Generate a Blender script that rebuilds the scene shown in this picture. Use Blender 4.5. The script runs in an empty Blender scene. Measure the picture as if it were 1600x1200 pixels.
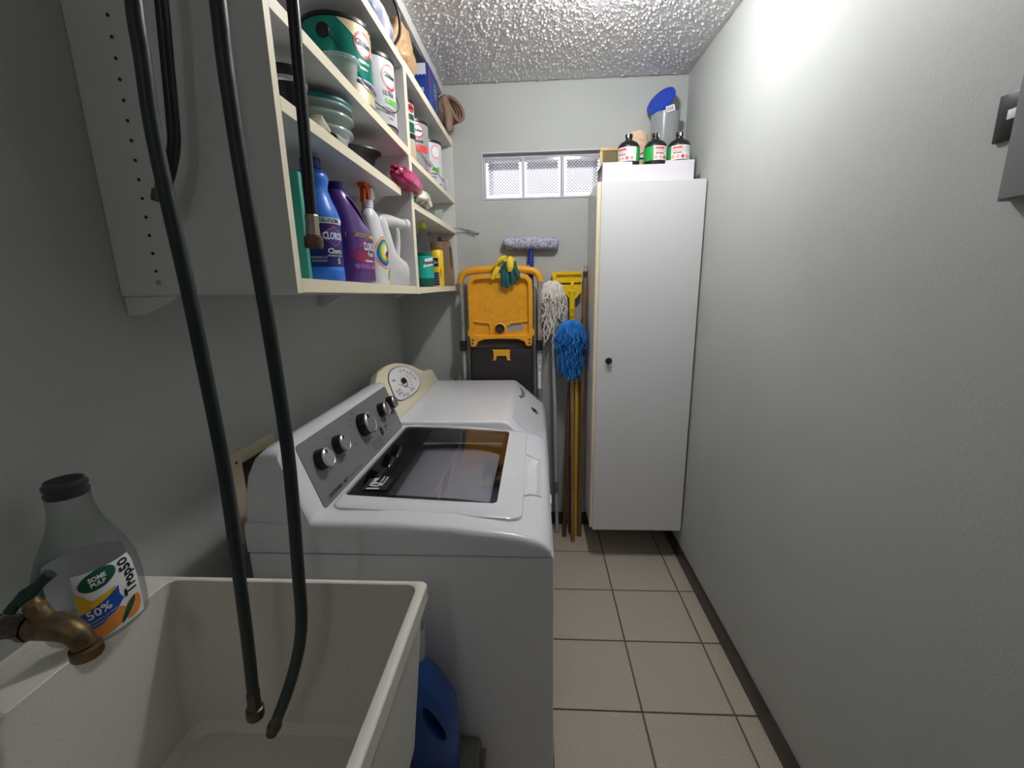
import bpy, bmesh, math, random
from math import sin, cos, pi, radians, sqrt, atan2
from mathutils import Vector, Matrix, noise
random.seed(7)
S = bpy.context.scene
C = S.collection

# ------------------------------------------------------------------ camera, world, lamp, exposure
cam_d = bpy.data.cameras.new('camera')
cam_d.sensor_width = 36.0
cam_d.lens = 692.96 / 1600 * 36
cam_d.clip_start = 0.02
cam = bpy.data.objects.new('camera', cam_d)
C.objects.link(cam)
_r = Vector((0.9983547, 0.0543256, -0.0183454))
_u = Vector((0.0058405, 0.2219335, 0.9750443))
_f = Vector((-0.0570413, 0.9735472, -0.2212511))
cam.matrix_world = Matrix(((_r.x, _u.x, -_f.x, 0), (_r.y, _u.y, -_f.y, 0), (_r.z, _u.z, -_f.z, 1.43), (0, 0, 0, 1)))
S.camera = cam

world = bpy.data.worlds.new('sky')
S.world = world
world.use_nodes = True
wn = world.node_tree
# bright overcast daylight, the same all round
wn.nodes['Background'].inputs['Color'].default_value = (0.90, 0.91, 1.0, 1)
wn.nodes['Background'].inputs['Strength'].default_value = 1.6

LAMP_STRENGTH = 235.0     # globe bulb on the ceiling, built below
FILL_STRENGTH = 34.0    # unseen fill bulb, added behind the camera to lift the near side
S.view_settings.view_transform = 'Standard'
S.view_settings.look = 'None'
S.view_settings.gamma = 1.0
S.view_settings.use_curve_mapping = False
S.view_settings.exposure = 0.2

# ------------------------------------------------------------------ materials
def lin(c):
    c /= 255.0
    return c / 12.92 if c <= 0.04045 else ((c + 0.055) / 1.055) ** 2.4

def rgb(r, g, b):
    return (lin(r), lin(g), lin(b), 1.0)

def mat(name, col, rough=0.5, metal=0.0, spec=0.5, bump=None, vary=None, coat=0.0, trans=0.0, ior=1.45, emit=None):
    """bump=(scale,strength,distance) vary=(scale,second colour,low,high)"""
    m = bpy.data.materials.new(name)
    m.use_nodes = True
    nt = m.node_tree
    p = nt.nodes['Principled BSDF']
    p.inputs['Base Color'].default_value = col
    p.inputs['Roughness'].default_value = rough
    p.inputs['Metallic'].default_value = metal
    p.inputs['Specular IOR Level'].default_value = spec
    p.inputs['Coat Weight'].default_value = coat
    p.inputs['Transmission Weight'].default_value = trans
    p.inputs['IOR'].default_value = ior
    if emit:
        p.inputs['Emission Color'].default_value = emit[0]
        p.inputs['Emission Strength'].default_value = emit[1]
    tc = nt.nodes.new('ShaderNodeTexCoord')
    if vary:
        n = nt.nodes.new('ShaderNodeTexNoise')
        n.inputs['Scale'].default_value = vary[0]
        n.inputs['Detail'].default_value = 5
        r = nt.nodes.new('ShaderNodeValToRGB')
        r.color_ramp.elements[0].position = vary[2]
        r.color_ramp.elements[1].position = vary[3]
        r.color_ramp.elements[0].color = col
        r.color_ramp.elements[1].color = vary[1]
        nt.links.new(tc.outputs['Object'], n.inputs['Vector'])
        nt.links.new(n.outputs['Fac'], r.inputs['Fac'])
        nt.links.new(r.outputs['Color'], p.inputs['Base Color'])
    if bump:
        n = nt.nodes.new('ShaderNodeTexNoise')
        n.inputs['Scale'].default_value = bump[0]
        n.inputs['Detail'].default_value = 4
        b = nt.nodes.new('ShaderNodeBump')
        b.inputs['Strength'].default_value = bump[1]
        b.inputs['Distance'].default_value = bump[2]
        nt.links.new(tc.outputs['Object'], n.inputs['Vector'])
        nt.links.new(n.outputs['Fac'], b.inputs['Height'])
        nt.links.new(b.outputs['Normal'], p.inputs['Normal'])
    return m

def clear(name, tint, body, fac, rough=0.1):
    """thin clear or milky plastic: transparent mixed with a glossy body"""
    m = bpy.data.materials.new(name)
    m.use_nodes = True
    nt = m.node_tree
    p = nt.nodes['Principled BSDF']
    p.inputs['Base Color'].default_value = body
    p.inputs['Roughness'].default_value = rough
    t = nt.nodes.new('ShaderNodeBsdfTransparent')
    t.inputs['Color'].default_value = tint
    fr = nt.nodes.new('ShaderNodeLayerWeight')
    fr.inputs['Blend'].default_value = 0.35
    mp = nt.nodes.new('ShaderNodeMapRange')
    mp.inputs['To Min'].default_value = fac
    mp.inputs['To Max'].default_value = min(1.0, fac + 0.45)
    mx = nt.nodes.new('ShaderNodeMixShader')
    nt.links.new(fr.outputs['Facing'], mp.inputs['Value'])
    nt.links.new(mp.outputs['Result'], mx.inputs['Fac'])
    nt.links.new(t.outputs['BSDF'], mx.inputs[1])
    nt.links.new(p.outputs['BSDF'], mx.inputs[2])
    nt.links.new(mx.outputs['Shader'], nt.nodes['Material Output'].inputs['Surface'])
    return m

def wood(name, a, b, scale=30, rough=0.5):
    m = mat(name, a, rough)
    nt = m.node_tree
    p = nt.nodes['Principled BSDF']
    tc = nt.nodes.new('ShaderNodeTexCoord')
    mp = nt.nodes.new('ShaderNodeMapping')
    mp.inputs['Scale'].default_value = (1, 1, 0.06)
    n = nt.nodes.new('ShaderNodeTexNoise')
    n.inputs['Scale'].default_value = scale * 3
    n.inputs['Detail'].default_value = 6
    r = nt.nodes.new('ShaderNodeValToRGB')
    r.color_ramp.elements[0].position = 0.35
    r.color_ramp.elements[1].position = 0.65
    r.color_ramp.elements[0].color = a
    r.color_ramp.elements[1].color = b
    nt.links.new(tc.outputs['Object'], mp.inputs['Vector'])
    nt.links.new(mp.outputs['Vector'], n.inputs['Vector'])
    nt.links.new(n.outputs['Fac'], r.inputs['Fac'])
    nt.links.new(r.outputs['Color'], p.inputs['Base Color'])
    return m

WALL = mat('wall_paint', rgb(188, 192, 189), 0.55, spec=0.3, bump=(170, 0.16, 0.003), vary=(2.0, rgb(182, 186, 183), 0.4, 0.7))
CEIL = mat('popcorn_ceiling', rgb(228, 227, 229), 0.42, spec=0.6)
TILE = mat('tile_glaze', rgb(196, 186, 170), 0.38, spec=0.4, vary=(160, rgb(186, 175, 159), 0.45, 0.62), bump=(60, 0.08, 0.002))
GROUT = mat('grout', rgb(112, 101, 88), 0.9, bump=(200, 0.4, 0.002))
BASEB = mat('dark_baseboard', rgb(52, 42, 36), 0.4)
MELA = mat('white_melamine', rgb(222, 222, 220), 0.4, bump=(180, 0.05, 0.001))
DOORW = mat('cabinet_white', rgb(224, 225, 227), 0.38, bump=(90, 0.04, 0.001))
EDGE = mat('cream_edge_band', rgb(240, 231, 203), 0.45)
APPL = mat('appliance_enamel', rgb(233, 234, 239), 0.22, coat=0.2)
CREAM = mat('yellowed_plastic', rgb(231, 226, 196), 0.35)
GREYP = mat('grey_control_panel', rgb(122, 122, 123), 0.38)
CHROME = mat('brushed_silver', rgb(205, 205, 206), 0.28, metal=0.85)
STEEL = mat('steel_tube', rgb(186, 184, 182), 0.35, metal=0.55, vary=(60, rgb(150, 148, 146), 0.5, 0.8))
DRUM = mat('drum_steel', rgb(150, 150, 150), 0.35, metal=0.6)
BLACK = mat('black_plastic', rgb(26, 25, 26), 0.35)
BLACKM = mat('black_matt', rgb(36, 34, 33), 0.6, vary=(300, rgb(62, 58, 54), 0.55, 0.75))
GLASS = clear('tinted_lid_glass', (0.80, 0.80, 0.82, 1), rgb(20, 20, 22), 0.0)
_nt = GLASS.node_tree                       # clean glass: tinted transmission plus mirror reflection by Fresnel
_gl = _nt.nodes.new('ShaderNodeBsdfGlossy'); _gl.inputs['Roughness'].default_value = 0.015
_fr = _nt.nodes.new('ShaderNodeFresnel'); _fr.inputs['IOR'].default_value = 1.55
_mx = [n for n in _nt.nodes if n.type == 'MIX_SHADER'][0]
_nt.links.new(_fr.outputs['Fac'], _mx.inputs['Fac'])
_nt.links.new(_gl.outputs['BSDF'], _mx.inputs[2])
BORDER = mat('glass_black_print', rgb(40, 38, 42), 0.12)
BLOCK = mat('glass_block_glass', (0.96, 0.96, 1.0, 1), 0.16, trans=1.0, ior=1.5)
MORTAR = mat('white_mortar', rgb(214, 208, 214), 0.7)
SINK = mat('cast_sink_composite', rgb(220, 217, 208), 0.45, vary=(420, rgb(202, 198, 188), 0.5, 0.7), bump=(250, 0.08, 0.001))
SINKRIM = mat('sink_rim', rgb(238, 235, 224), 0.4)
BRASS = mat('aged_brass', rgb(124, 102, 72), 0.45, metal=0.7, vary=(60, rgb(84, 74, 58), 0.45, 0.7))
FERR = mat('ferrule_metal', rgb(176, 166, 148), 0.35, metal=0.8)
PIPE = mat('dull_pipe', rgb(92, 84, 78), 0.4, metal=0.8)
GREENH = mat('green_handle', rgb(24, 62, 46), 0.4)
HOSEG = mat('green_hose', rgb(36, 48, 45), 0.42, bump=(70, 0.1, 0.002))
HOSEB = mat('black_hose', rgb(24, 24, 27), 0.35)
YEL = mat('ladder_yellow', rgb(240, 172, 42), 0.4, vary=(26, rgb(224, 158, 40), 0.5, 0.75))
YEL2 = mat('mop_yellow', rgb(243, 206, 30), 0.4)
WOODL = wood('light_wood', rgb(168, 132, 98), rgb(146, 110, 80))
WOODD = wood('dark_wood', rgb(112, 80, 56), rgb(88, 62, 44))
WOODM = wood('mid_wood', rgb(140, 106, 78), rgb(116, 86, 62))
YPOLE = mat('yellow_pole', rgb(226, 186, 20), 0.35)
GPOLE = mat('grey_pole', rgb(196, 196, 200), 0.35, spec=0.6)
MOPW = mat('white_yarn', rgb(240, 236, 229), 0.9, vary=(40, rgb(200, 192, 180), 0.45, 0.7))
MOPB = mat('blue_yarn', rgb(48, 140, 218), 0.8, vary=(30, rgb(28, 98, 186), 0.45, 0.7))
FUZZ = mat('blue_white_fuzz', rgb(226, 224, 232), 0.9, vary=(220, rgb(84, 92, 150), 0.48, 0.56), bump=(300, 0.6, 0.006))
NAVY = mat('blue_plastic_handle', rgb(40, 50, 150), 0.35)
GLOVEY = mat('yellow_glove', rgb(240, 210, 50), 0.6)
GLOVET = mat('teal_glove', rgb(22, 92, 98), 0.7, bump=(300, 0.3, 0.002))
BULB = mat('lamp_glow', (1, 1, 1, 1), 0.5, emit=((1.0, 0.985, 0.972, 1), LAMP_STRENGTH))
FILL_BULB = mat('fill_glow_rear', (1, 1, 1, 1), 0.5, emit=((1.0, 0.985, 0.972, 1), FILL_STRENGTH))
WHITEP = mat('white_plastic', rgb(226, 226, 228), 0.35)
MILK = clear('milky_jug', (0.75, 0.76, 0.76, 1), rgb(236, 236, 236), 0.72, 0.3)
CLEARB = clear('clear_bottle', (0.93, 0.94, 0.94, 1), rgb(120, 122, 122), 0.05, 0.06)
FROST = clear('frosted_tub', (0.86, 0.91, 0.89, 1), rgb(220, 228, 224), 0.27, 0.15)
FROST2 = clear('frosted_jar', (0.80, 0.82, 0.83, 1), rgb(190, 195, 198), 0.5, 0.25)
TEALLID = mat('teal_lid', rgb(30, 116, 124), 0.4)
BLUEB = mat('blue_bleach_plastic', rgb(48, 118, 220), 0.3)
NAVYL = mat('navy_label', rgb(36, 34, 110), 0.35)
DNAVY = mat('navy_cap', rgb(34, 36, 112), 0.4)
PURP = mat('purple_plastic', rgb(86, 50, 122), 0.25)
PURPL = mat('purple_label', rgb(96, 38, 126), 0.35)
MAROON = mat('maroon_print', rgb(140, 20, 84), 0.35)
REDP = mat('red_print', rgb(214, 60, 62), 0.4)
PINKP = mat('pink_print', rgb(236, 168, 156), 0.5)
ORANGE = mat('orange_trigger', rgb(240, 96, 40), 0.35)
OPRINT = mat('orange_print', rgb(240, 150, 60), 0.4)
BPRINT = mat('blue_print', rgb(34, 84, 176), 0.4)
GPRINT = mat('green_print', rgb(110, 190, 60), 0.4)
YPRINT = mat('yellow_print', rgb(240, 224, 70), 0.4)
WPRINT = mat('white_print', rgb(238, 238, 240), 0.45)
KPRINT = mat('black_print', rgb(28, 28, 34), 0.45)
GREYPR = mat('grey_print', rgb(120, 122, 130), 0.5)
LIQG = clear('green_cleaner', (0.05, 0.62, 0.52, 1), rgb(20, 150, 130), 0.6, 0.12)
DKGREEN = mat('deep_green_print', rgb(18, 88, 66), 0.4)
LEAF = mat('leaf_green_print', rgb(40, 160, 70), 0.4)
TEALCAN = mat('teal_metallic', rgb(30, 148, 130), 0.22, metal=0.45)
GOLDCAN = mat('pale_gold', rgb(222, 210, 168), 0.35, metal=0.35)
CANW = mat('white_can', rgb(224, 222, 228), 0.3)
CANGREY = mat('grey_can', rgb(180, 178, 180), 0.3, metal=0.4)
BROWNJ = mat('brown_jug_plastic', rgb(140, 116, 92), 0.35)
TAN = mat('tan_plastic_bag', rgb(196, 160, 116), 0.35, bump=(22, 0.7, 0.02))
BAGW = mat('white_bag', rgb(214, 216, 226), 0.3, bump=(26, 0.6, 0.02), vary=(14, rgb(150, 156, 184), 0.5, 0.62))
BAGM = mat('magenta_pouch', rgb(200, 16, 110), 0.25, bump=(30, 0.5, 0.01), vary=(24, rgb(120, 20, 40), 0.55, 0.68))
BAGG = mat('white_green_pouch', rgb(226, 222, 208), 0.25, bump=(30, 0.5, 0.01), vary=(34, rgb(50, 140, 80), 0.56, 0.66))
BAGB = mat('brown_fabric', rgb(142, 116, 98), 0.8, bump=(40, 0.6, 0.01))
BOXBL = mat('blue_carton', rgb(30, 62, 140), 0.4)
BOXW = mat('white_card', rgb(222, 220, 228), 0.6)
TEALB = mat('teal_foam', rgb(60, 160, 140), 0.7)
BLUELID = mat('blue_lid', rgb(30, 72, 190), 0.35)
BEIGE = mat('beige_box', rgb(214, 200, 172), 0.5)
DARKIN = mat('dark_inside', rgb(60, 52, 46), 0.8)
PANELG = mat('grey_steel_panel', rgb(128, 128, 132), 0.5, bump=(200, 0.1, 0.001))
DETB = mat('detergent_blue', rgb(52, 92, 170), 0.35)
CAPCL = clear('clear_cap', (0.75, 0.76, 0.8, 1), rgb(210, 210, 222), 0.5, 0.2)
GREYTUB = mat('grey_tub', rgb(120, 116, 110), 0.5)
ROLLM = mat('printed_roll', rgb(218, 196, 172), 0.6, vary=(50, rgb(226, 160, 140), 0.5, 0.6))
BRASSF = mat('tan_frame', rgb(196, 168, 110), 0.4)
WIREM = mat('dark_wire', rgb(50, 50, 52), 0.4, metal=0.5)
DARKRED = mat('dark_red_plastic', rgb(132, 34, 40), 0.4)
OUTSIDE = mat('outside_concrete', rgb(120, 119, 116), 0.9)
LITEGREY = mat('pale_board', rgb(172, 166, 172), 0.5)

# ------------------------------------------------------------------ mesh helpers
class B:
    def __init__(self):
        self.bm = bmesh.new()
    def v(self, p):
        return self.bm.verts.new(p)
    def face(self, vs):
        try:
            return self.bm.faces.new(vs)
        except ValueError:
            return None
    def box(self, x0, x1, y0, y1, z0, z1, bev=0.0, seg=2):
        b = bmesh.new()
        bmesh.ops.create_cube(b, size=1.0)
        for v in b.verts:
            v.co = Vector(((x0 + x1) / 2 + v.co.x * (x1 - x0), (y0 + y1) / 2 + v.co.y * (y1 - y0), (z0 + z1) / 2 + v.co.z * (z1 - z0)))
        if bev:
            bmesh.ops.bevel(b, geom=b.edges[:], offset=bev, segments=seg, profile=0.5, affect='EDGES')
        self.merge(b)
        return self
    def merge(self, b, M=None):
        me = bpy.data.meshes.new('tmp')
        b.to_mesh(me)
        b.free()
        if M:
            me.transform(M)
        self.bm.from_mesh(me)
        bpy.data.meshes.remove(me)
    def loft(self, rings, cap=True, closed=True):
        R = [[self.v(p) for p in r] for r in rings]
        n = len(R[0])
        for a, b in zip(R, R[1:]):
            for i in range(n if closed else n - 1):
                j = (i + 1) % n
                self.face((a[i], a[j], b[j], b[i]))
        if cap:
            self.face(R[0][::-1])
            self.face(R[-1])
        return self
    def lathe(self, prof, n=32, c=(0, 0, 0), M=None, cap=True):
        rings = []
        for r, z in prof:
            r = max(r, 0.0004)
            ring = [Vector((r * cos(2 * pi * i / n), r * sin(2 * pi * i / n), z)) for i in range(n)]
            if M:
                ring = [M @ p for p in ring]
            rings.append([p + Vector(c) for p in ring])
        return self.loft(rings, cap)
    def tube(self, pts, r, n=10, sub=6, cap=True):
        P = [Vector(p) for p in pts]
        rs = r if isinstance(r, (list, tuple)) else [r] * len(P)
        if sub > 1 and len(P) > 2:
            Q, Rr = [], []
            for i in range(len(P) - 1):
                p0, p1, p2, p3 = P[max(i - 1, 0)], P[i], P[i + 1], P[min(i + 2, len(P) - 1)]
                for k in range(sub):
                    t = k / sub
                    Q.append(0.5 * ((2 * p1) + (p2 - p0) * t + (2 * p0 - 5 * p1 + 4 * p2 - p3) * t * t + (3 * p1 - p0 - 3 * p2 + p3) * t ** 3))
                    Rr.append(rs[i] * (1 - t) + rs[i + 1] * t)
            Q.append(P[-1]); Rr.append(rs[-1])
            P, rs = Q, Rr
        T = [(P[min(i + 1, len(P) - 1)] - P[max(i - 1, 0)]).normalized() for i in range(len(P))]
        a = Vector((0, 0, 1)) if abs(T[0].z) < 0.9 else Vector((1, 0, 0))
        N = T[0].cross(a).normalized()
        rings = []
        for p, t, rr in zip(P, T, rs):
            N = (N - t * N.dot(t)).normalized()
            Bn = t.cross(N)
            rings.append([p + (N * cos(2 * pi * i / n) + Bn * sin(2 * pi * i / n)) * rr for i in range(n)])
        return self.loft(rings, cap)
    def prism(self, poly, d):
        """closed polygon (3D points) swept along vector d"""
        d = Vector(d)
        return self.loft([[Vector(p) for p in poly], [Vector(p) + d for p in poly]])
    def patch(self, f, u0, u1, v0, v1, nu=12, nv=6):
        G = [[self.v(f(u0 + (u1 - u0) * i / nu, v0 + (v1 - v0) * j / nv)) for i in range(nu + 1)] for j in range(nv + 1)]
        for j in range(nv):
            for i in range(nu):
                self.face((G[j][i], G[j][i + 1], G[j + 1][i + 1], G[j + 1][i]))
        return self
    def poly(self, pts):
        self.face([self.v(p) for p in pts])
        return self
    def bevel(self, w, seg=2, ang=30):
        es = [e for e in self.bm.edges if len(e.link_faces) == 2 and e.calc_face_angle(0) > radians(ang)]
        bmesh.ops.bevel(self.bm, geom=es, offset=w, segments=seg, profile=0.5, affect='EDGES', clamp_overlap=True)
        return self
    def out(self, name, m, root=None, smooth=True, loc=None, ang=38, M=None):
        bmesh.ops.recalc_face_normals(self.bm, faces=self.bm.faces[:])
        me = bpy.data.meshes.new(name)
        self.bm.to_mesh(me)
        self.bm.free()
        if M:
            me.transform(M)
        me.materials.append(m)
        if smooth:
            for p in me.polygons:
                p.use_smooth = True
            me.set_sharp_from_angle(angle=radians(ang))
        o = bpy.data.objects.new(name, me)
        C.objects.link(o)
        if root:
            o.parent = root
        if loc:
            o.location = loc
        return o

def tag(o, label, cat, group=None):
    o['label'] = label
    o['category'] = cat
    if group:
        o['group'] = group
    return o

def thing(name, label, cat, loc=(0, 0, 0), rotz=0.0, group=None):
    o = bpy.data.objects.new(name, None)
    o.empty_display_size = 0.05
    C.objects.link(o)
    o.location = loc
    o.rotation_euler = (0, 0, rotz)
    return tag(o, label, cat, group)

def struct(o):
    o['kind'] = 'structure'
    return o

def ring(cx, cy, z, rx, ry, e=2.0, n=32):
    out = []
    for i in range(n):
        t = 2 * pi * i / n
        c, s = cos(t), sin(t)
        out.append(Vector((cx + rx * math.copysign(abs(c) ** (2 / e), c), cy + ry * math.copysign(abs(s) ** (2 / e), s), z)))
    return out

class Prof:
    """bottle surface: rows (z, rx, ry, cx, cy, e)"""
    def __init__(self, rows):
        self.rows = [tuple(r) + (0.0,) * (5 - len(r)) + ((2.0,) if len(r) < 6 else ()) for r in rows]
    def at(self, z):
        R = self.rows
        for a, b in zip(R, R[1:]):
            if a[0] <= z <= b[0] and b[0] > a[0]:
                t = (z - a[0]) / (b[0] - a[0])
                return [a[k] * (1 - t) + b[k] * t for k in range(6)]
        return list(R[0] if z < R[0][0] else R[-1])
    def surf(self, t, z, off=0.0):
        _, rx, ry, cx, cy, e = self.at(z)
        c, s = cos(t), sin(t)
        return Vector((cx + (rx + off) * math.copysign(abs(c) ** (2 / e), c), cy + (ry + off) * math.copysign(abs(s) ** (2 / e), s), z))
    def body(self, b, n=36):
        return b.loft([ring(r[3], r[4], r[0], max(r[1], .0005), max(r[2], .0005), r[5], n) for r in self.rows])
    def label(self, t0, t1, z0, z1, off=0.0006, nu=18, nv=8):
        return B().patch(lambda u, v: self.surf(u, v, off), t0, t1, z0, z1, nu, nv)

def text_mesh(s, size, bold=0.0):
    cu = bpy.data.curves.new('txt', 'FONT')
    cu.body = s
    cu.size = size
    cu.align_x = 'CENTER'
    cu.align_y = 'CENTER'
    cu.offset = bold
    cu.resolution_u = 2
    ob = bpy.data.objects.new('txt', cu)
    C.objects.link(ob)
    bpy.context.view_layer.update()
    dg = bpy.context.evaluated_depsgraph_get()
    me = bpy.data.meshes.new_from_object(ob.evaluated_get(dg))
    bpy.data.objects.remove(ob)
    bpy.data.curves.remove(cu)
    return me

def text(s, size, f, m, root, bold=0.0, name='lettering', rot=0.0, sx=1.0, shear=0.0):
    """flat lettering mapped through f(u,v)->point"""
    me = text_mesh(s, size, bold)
    cr, sr = cos(rot), sin(rot)
    b = bmesh.new()
    b.from_mesh(me)
    bpy.data.meshes.remove(me)
    for v in b.verts:
        x, y = v.co.x * sx + shear * v.co.y, v.co.y
        v.co = f(x * cr - y * sr, x * sr + y * cr)
    nm = bpy.data.meshes.new(name)
    b.to_mesh(nm)
    b.free()
    nm.materials.append(m)
    o = bpy.data.objects.new(name, nm)
    C.objects.link(o)
    if root:
        o.parent = root
    return o

def wrap(P, t0, z0, r, off=0.0011):
    return lambda u, v: P.surf(t0 + u / r, z0 + v, off)

def plane(o, ux, uy):
    o, ux, uy = Vector(o), Vector(ux).normalized(), Vector(uy).normalized()
    return lambda u, v: o + ux * u + uy * v

def cut(o, cb):
    """real boolean opening (handle holes)"""
    c = cb.out('cutter', BLACK)
    c.parent = o.parent
    md = o.modifiers.new('hole', 'BOOLEAN')
    md.operation = 'DIFFERENCE'
    md.solver = 'EXACT'
    md.object = c
    bpy.context.view_layer.update()
    dg = bpy.context.evaluated_depsgraph_get()
    me = bpy.data.meshes.new_from_object(o.evaluated_get(dg))
    o.modifiers.clear()
    old = o.data
    me.name = old.name
    o.data = me
    bpy.data.meshes.remove(old)
    bpy.data.objects.remove(c)
    for p in me.polygons:
        p.use_smooth = True
    me.set_sharp_from_angle(angle=radians(40))
    return o

def wallshell(o, t=0.0012):
    return o

# ------------------------------------------------------------------ room shell
XL, XR, YB, YF, H = -0.757, 0.7385, 2.458, -2.60, 2.40
b = B(); b.box(XL - .15, XL, YF - .15, YB + .2, -0.05, H + .1)
struct(b.out('wall_left', WALL, smooth=False))
b = B(); b.box(XR, XR + .15, YF - .15, YB + .2, -0.05, H + .1)
struct(b.out('wall_right', WALL, smooth=False))
b = B(); b.box(XL, XR, YF - .15, YF, -0.05, H + .1)
struct(b.out('wall_front', WALL, smooth=False))
WX0, WX1, WZ0, WZ1 = -0.272, 0.345, 1.862, 2.077
b = B()
b.box(XL, WX0, YB, YB + .2, -0.05, H + .1)
b.box(WX1, XR, YB, YB + .2, -0.05, H + .1)
b.box(WX0, WX1, YB, YB + .2, -0.05, WZ0)
b.box(WX0, WX1, YB, YB + .2, WZ1, H + .1)
struct(b.out('wall_back', WALL, smooth=False))
b = B(); b.box(XL, XR, YF, YB, H, H + .1)
ceil = struct(b.out('ceiling', CEIL, smooth=False))

# sprayed popcorn relief over the part of the ceiling in view
def popcorn():
    x0, x1, y0, y1, st = -0.50, XR - .012, 1.66, YB - .004, 0.0026
    nx, ny = int((x1 - x0) / st), int((y1 - y0) / st)
    hgt = [[0.0] * nx for _ in range(ny)]
    rnd = random.Random(3)
    for _ in range(10500):
        cx, cy, r = rnd.random() * nx, rnd.random() * ny, 0.8 + 1.3 * rnd.random() ** 3
        hh = r * st * (0.8 + 0.9 * rnd.random())
        for j in range(max(0, int(cy - r)), min(ny, int(cy + r) + 2)):
            row = hgt[j]
            for i in range(max(0, int(cx - r)), min(nx, int(cx + r) + 2)):
                d = ((i - cx) ** 2 + (j - cy) ** 2) / (r * r)
                if d < 1:
                    row[i] = max(row[i], hh * sqrt(1 - d))
    vs = []
    for j in range(ny):
        for i in range(nx):
            e = min(1.0, min(i, j, nx - 1 - i, ny - 1 - j) / 3.0)
            vs.append((x0 + i * st, y0 + j * st, H - 0.0015 - hgt[j][i] * e))
    fs = [(j * nx + i, (j + 1) * nx + i, (j + 1) * nx + i + 1, j * nx + i + 1) for j in range(ny - 1) for i in range(nx - 1)]
    me = bpy.data.meshes.new('popcorn_texture')
    me.from_pydata(vs, [], fs)
    me.materials.append(CEIL)
    for p in me.polygons:
        p.use_smooth = True
    o = bpy.data.objects.new('popcorn_texture', me)
    C.objects.link(o)
    o.parent = ceil
    o['kind'] = 'stuff'
popcorn()

# tiled floor: grout bed plus one object per tile
b = B(); b.box(XL, XR, YF, YB, -0.05, -0.004)
floor = struct(b.out('floor', GROUT, smooth=False))
TS, GX, GY = 0.3082, 0.3501, 2.17
tmesh = {}
for i in range(-4, 3):
    for j in range(-2, 9):
        x0, x1 = GX + i * TS + .0032, GX + (i + 1) * TS - .0032
        y1, y0 = GY - j * TS - .0032, GY - (j + 1) * TS + .0032
        x0, x1, y0, y1 = max(x0, XL + .002), min(x1, XR - .002), max(y0, YF + .002), min(y1, YB - .002)
        if x1 - x0 < .02 or y1 - y0 < .02:
            continue
        key = (round(x1 - x0, 3), round(y1 - y0, 3))
        if key not in tmesh:
            t = B(); w, d = (x1 - x0) / 2, (y1 - y0) / 2
            t.box(-w, w, -d, d, -0.004, 0.0, bev=0.0012, seg=1)
            o = t.out('tile', TILE, floor)
            tmesh[key] = o.data
        else:
            o = bpy.data.objects.new('tile', tmesh[key]); C.objects.link(o); o.parent = floor
        o.location = ((x0 + x1) / 2, (y0 + y1) / 2, 0)
b = B(); b.box(XR - .010, XR, YF, YB, 0.0, 0.078, bev=.002)
struct(b.out('baseboard_right', BASEB))
b = B(); b.box(0.06, XR - .011, YB - .010, YB, 0.0, 0.078, bev=.002)
struct(b.out('baseboard_back', BASEB))

# glass block window
win = bpy.data.objects.new('window_1', None); C.objects.link(win); struct(win)
b = B()
b.box(WX0 + .0005, WX1 - .0005, YB + .03, YB + .11, WZ1 - .016, WZ1 - .0005)
b.box(WX0 + .0005, WX1 - .0005, YB + .03, YB + .11, WZ0 + .0005, WZ0 + .008)
for x0, x1 in ((WX0 + .0005, -.264), (-.073, -.061), (.131, .143), (.334, WX1 - .0005)):
    b.box(x0, x1, YB + .03, YB + .11, WZ0 + .008, WZ1 - .016)
b.out('mortar_joint', MORTAR, win, smooth=False)
b = B()
t = .006
b.box(WX0 - t, WX1 + t, YB - .004, YB - .0003, WZ1, WZ1 + t)
b.box(WX0 - t, WX1 + t, YB - .004, YB - .0003, WZ0 - t, WZ0)
b.box(WX0 - t, WX0, YB - .004, YB - .0003, WZ0, WZ1)
b.out('window_trim', MORTAR, win, smooth=False)
def glass_block(x0):
    w, hgt = .187, WZ1 - .0165 - (WZ0 + .0085)
    g = B()
    y0, y1 = 0.0, .072
    n, m = 20, 22
    e = .009
    def grid(yb, amp):
        xs = [0] + [e + (w - 2 * e) * k / n for k in range(n + 1)] + [w]
        zs = [0] + [e + (hgt - 2 * e) * k / m for k in range(m + 1)] + [hgt]
        hi = lambda i, j: 1 < i < n + 1 and 1 < j < m + 1 and (i + j) % 2 == 0
        V = [[g.v((x, yb + (amp if hi(i, j) else 0), z)) for i, x in enumerate(xs)] for j, z in enumerate(zs)]
        for j in range(len(zs) - 1):
            for i in range(len(xs) - 1):
                a, b_, c, d = V[j][i], V[j][i + 1], V[j + 1][i + 1], V[j + 1][i]
                if 1 <= i <= n and 1 <= j <= m:
                    if (i + j) % 2 == 0:
                        g.face((a, b_, d)); g.face((b_, c, d))
                    else:
                        g.face((a, b_, c)); g.face((a, c, d))
                else:
                    g.face((a, b_, c, d))
        return V
    A = grid(y0, -.0042)
    Bk = grid(y1, .0)
    def rim(V):
        return V[0] + [r[-1] for r in V[1:]] + V[-1][-2::-1] + [r[0] for r in V[-2:0:-1]]
    ra, rb = rim(A), rim(Bk)
    for i in range(len(ra)):
        j = (i + 1) % len(ra)
        g.face((ra[i], ra[j], rb[j], rb[i]))
    return g.out('glass_block', BLOCK, win, smooth=False, loc=(x0, YB + .034, WZ0 + .0085))
g0 = glass_block(-.262)
for x0 in (-.0605, .1445):
    o = g0.copy(); C.objects.link(o); o.location.x = x0
b = B(); b.box(-60, 60, YB + .6, YB + 110, -.25, -.15)
struct(b.out('ground_outside', OUTSIDE, smooth=False))

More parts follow.
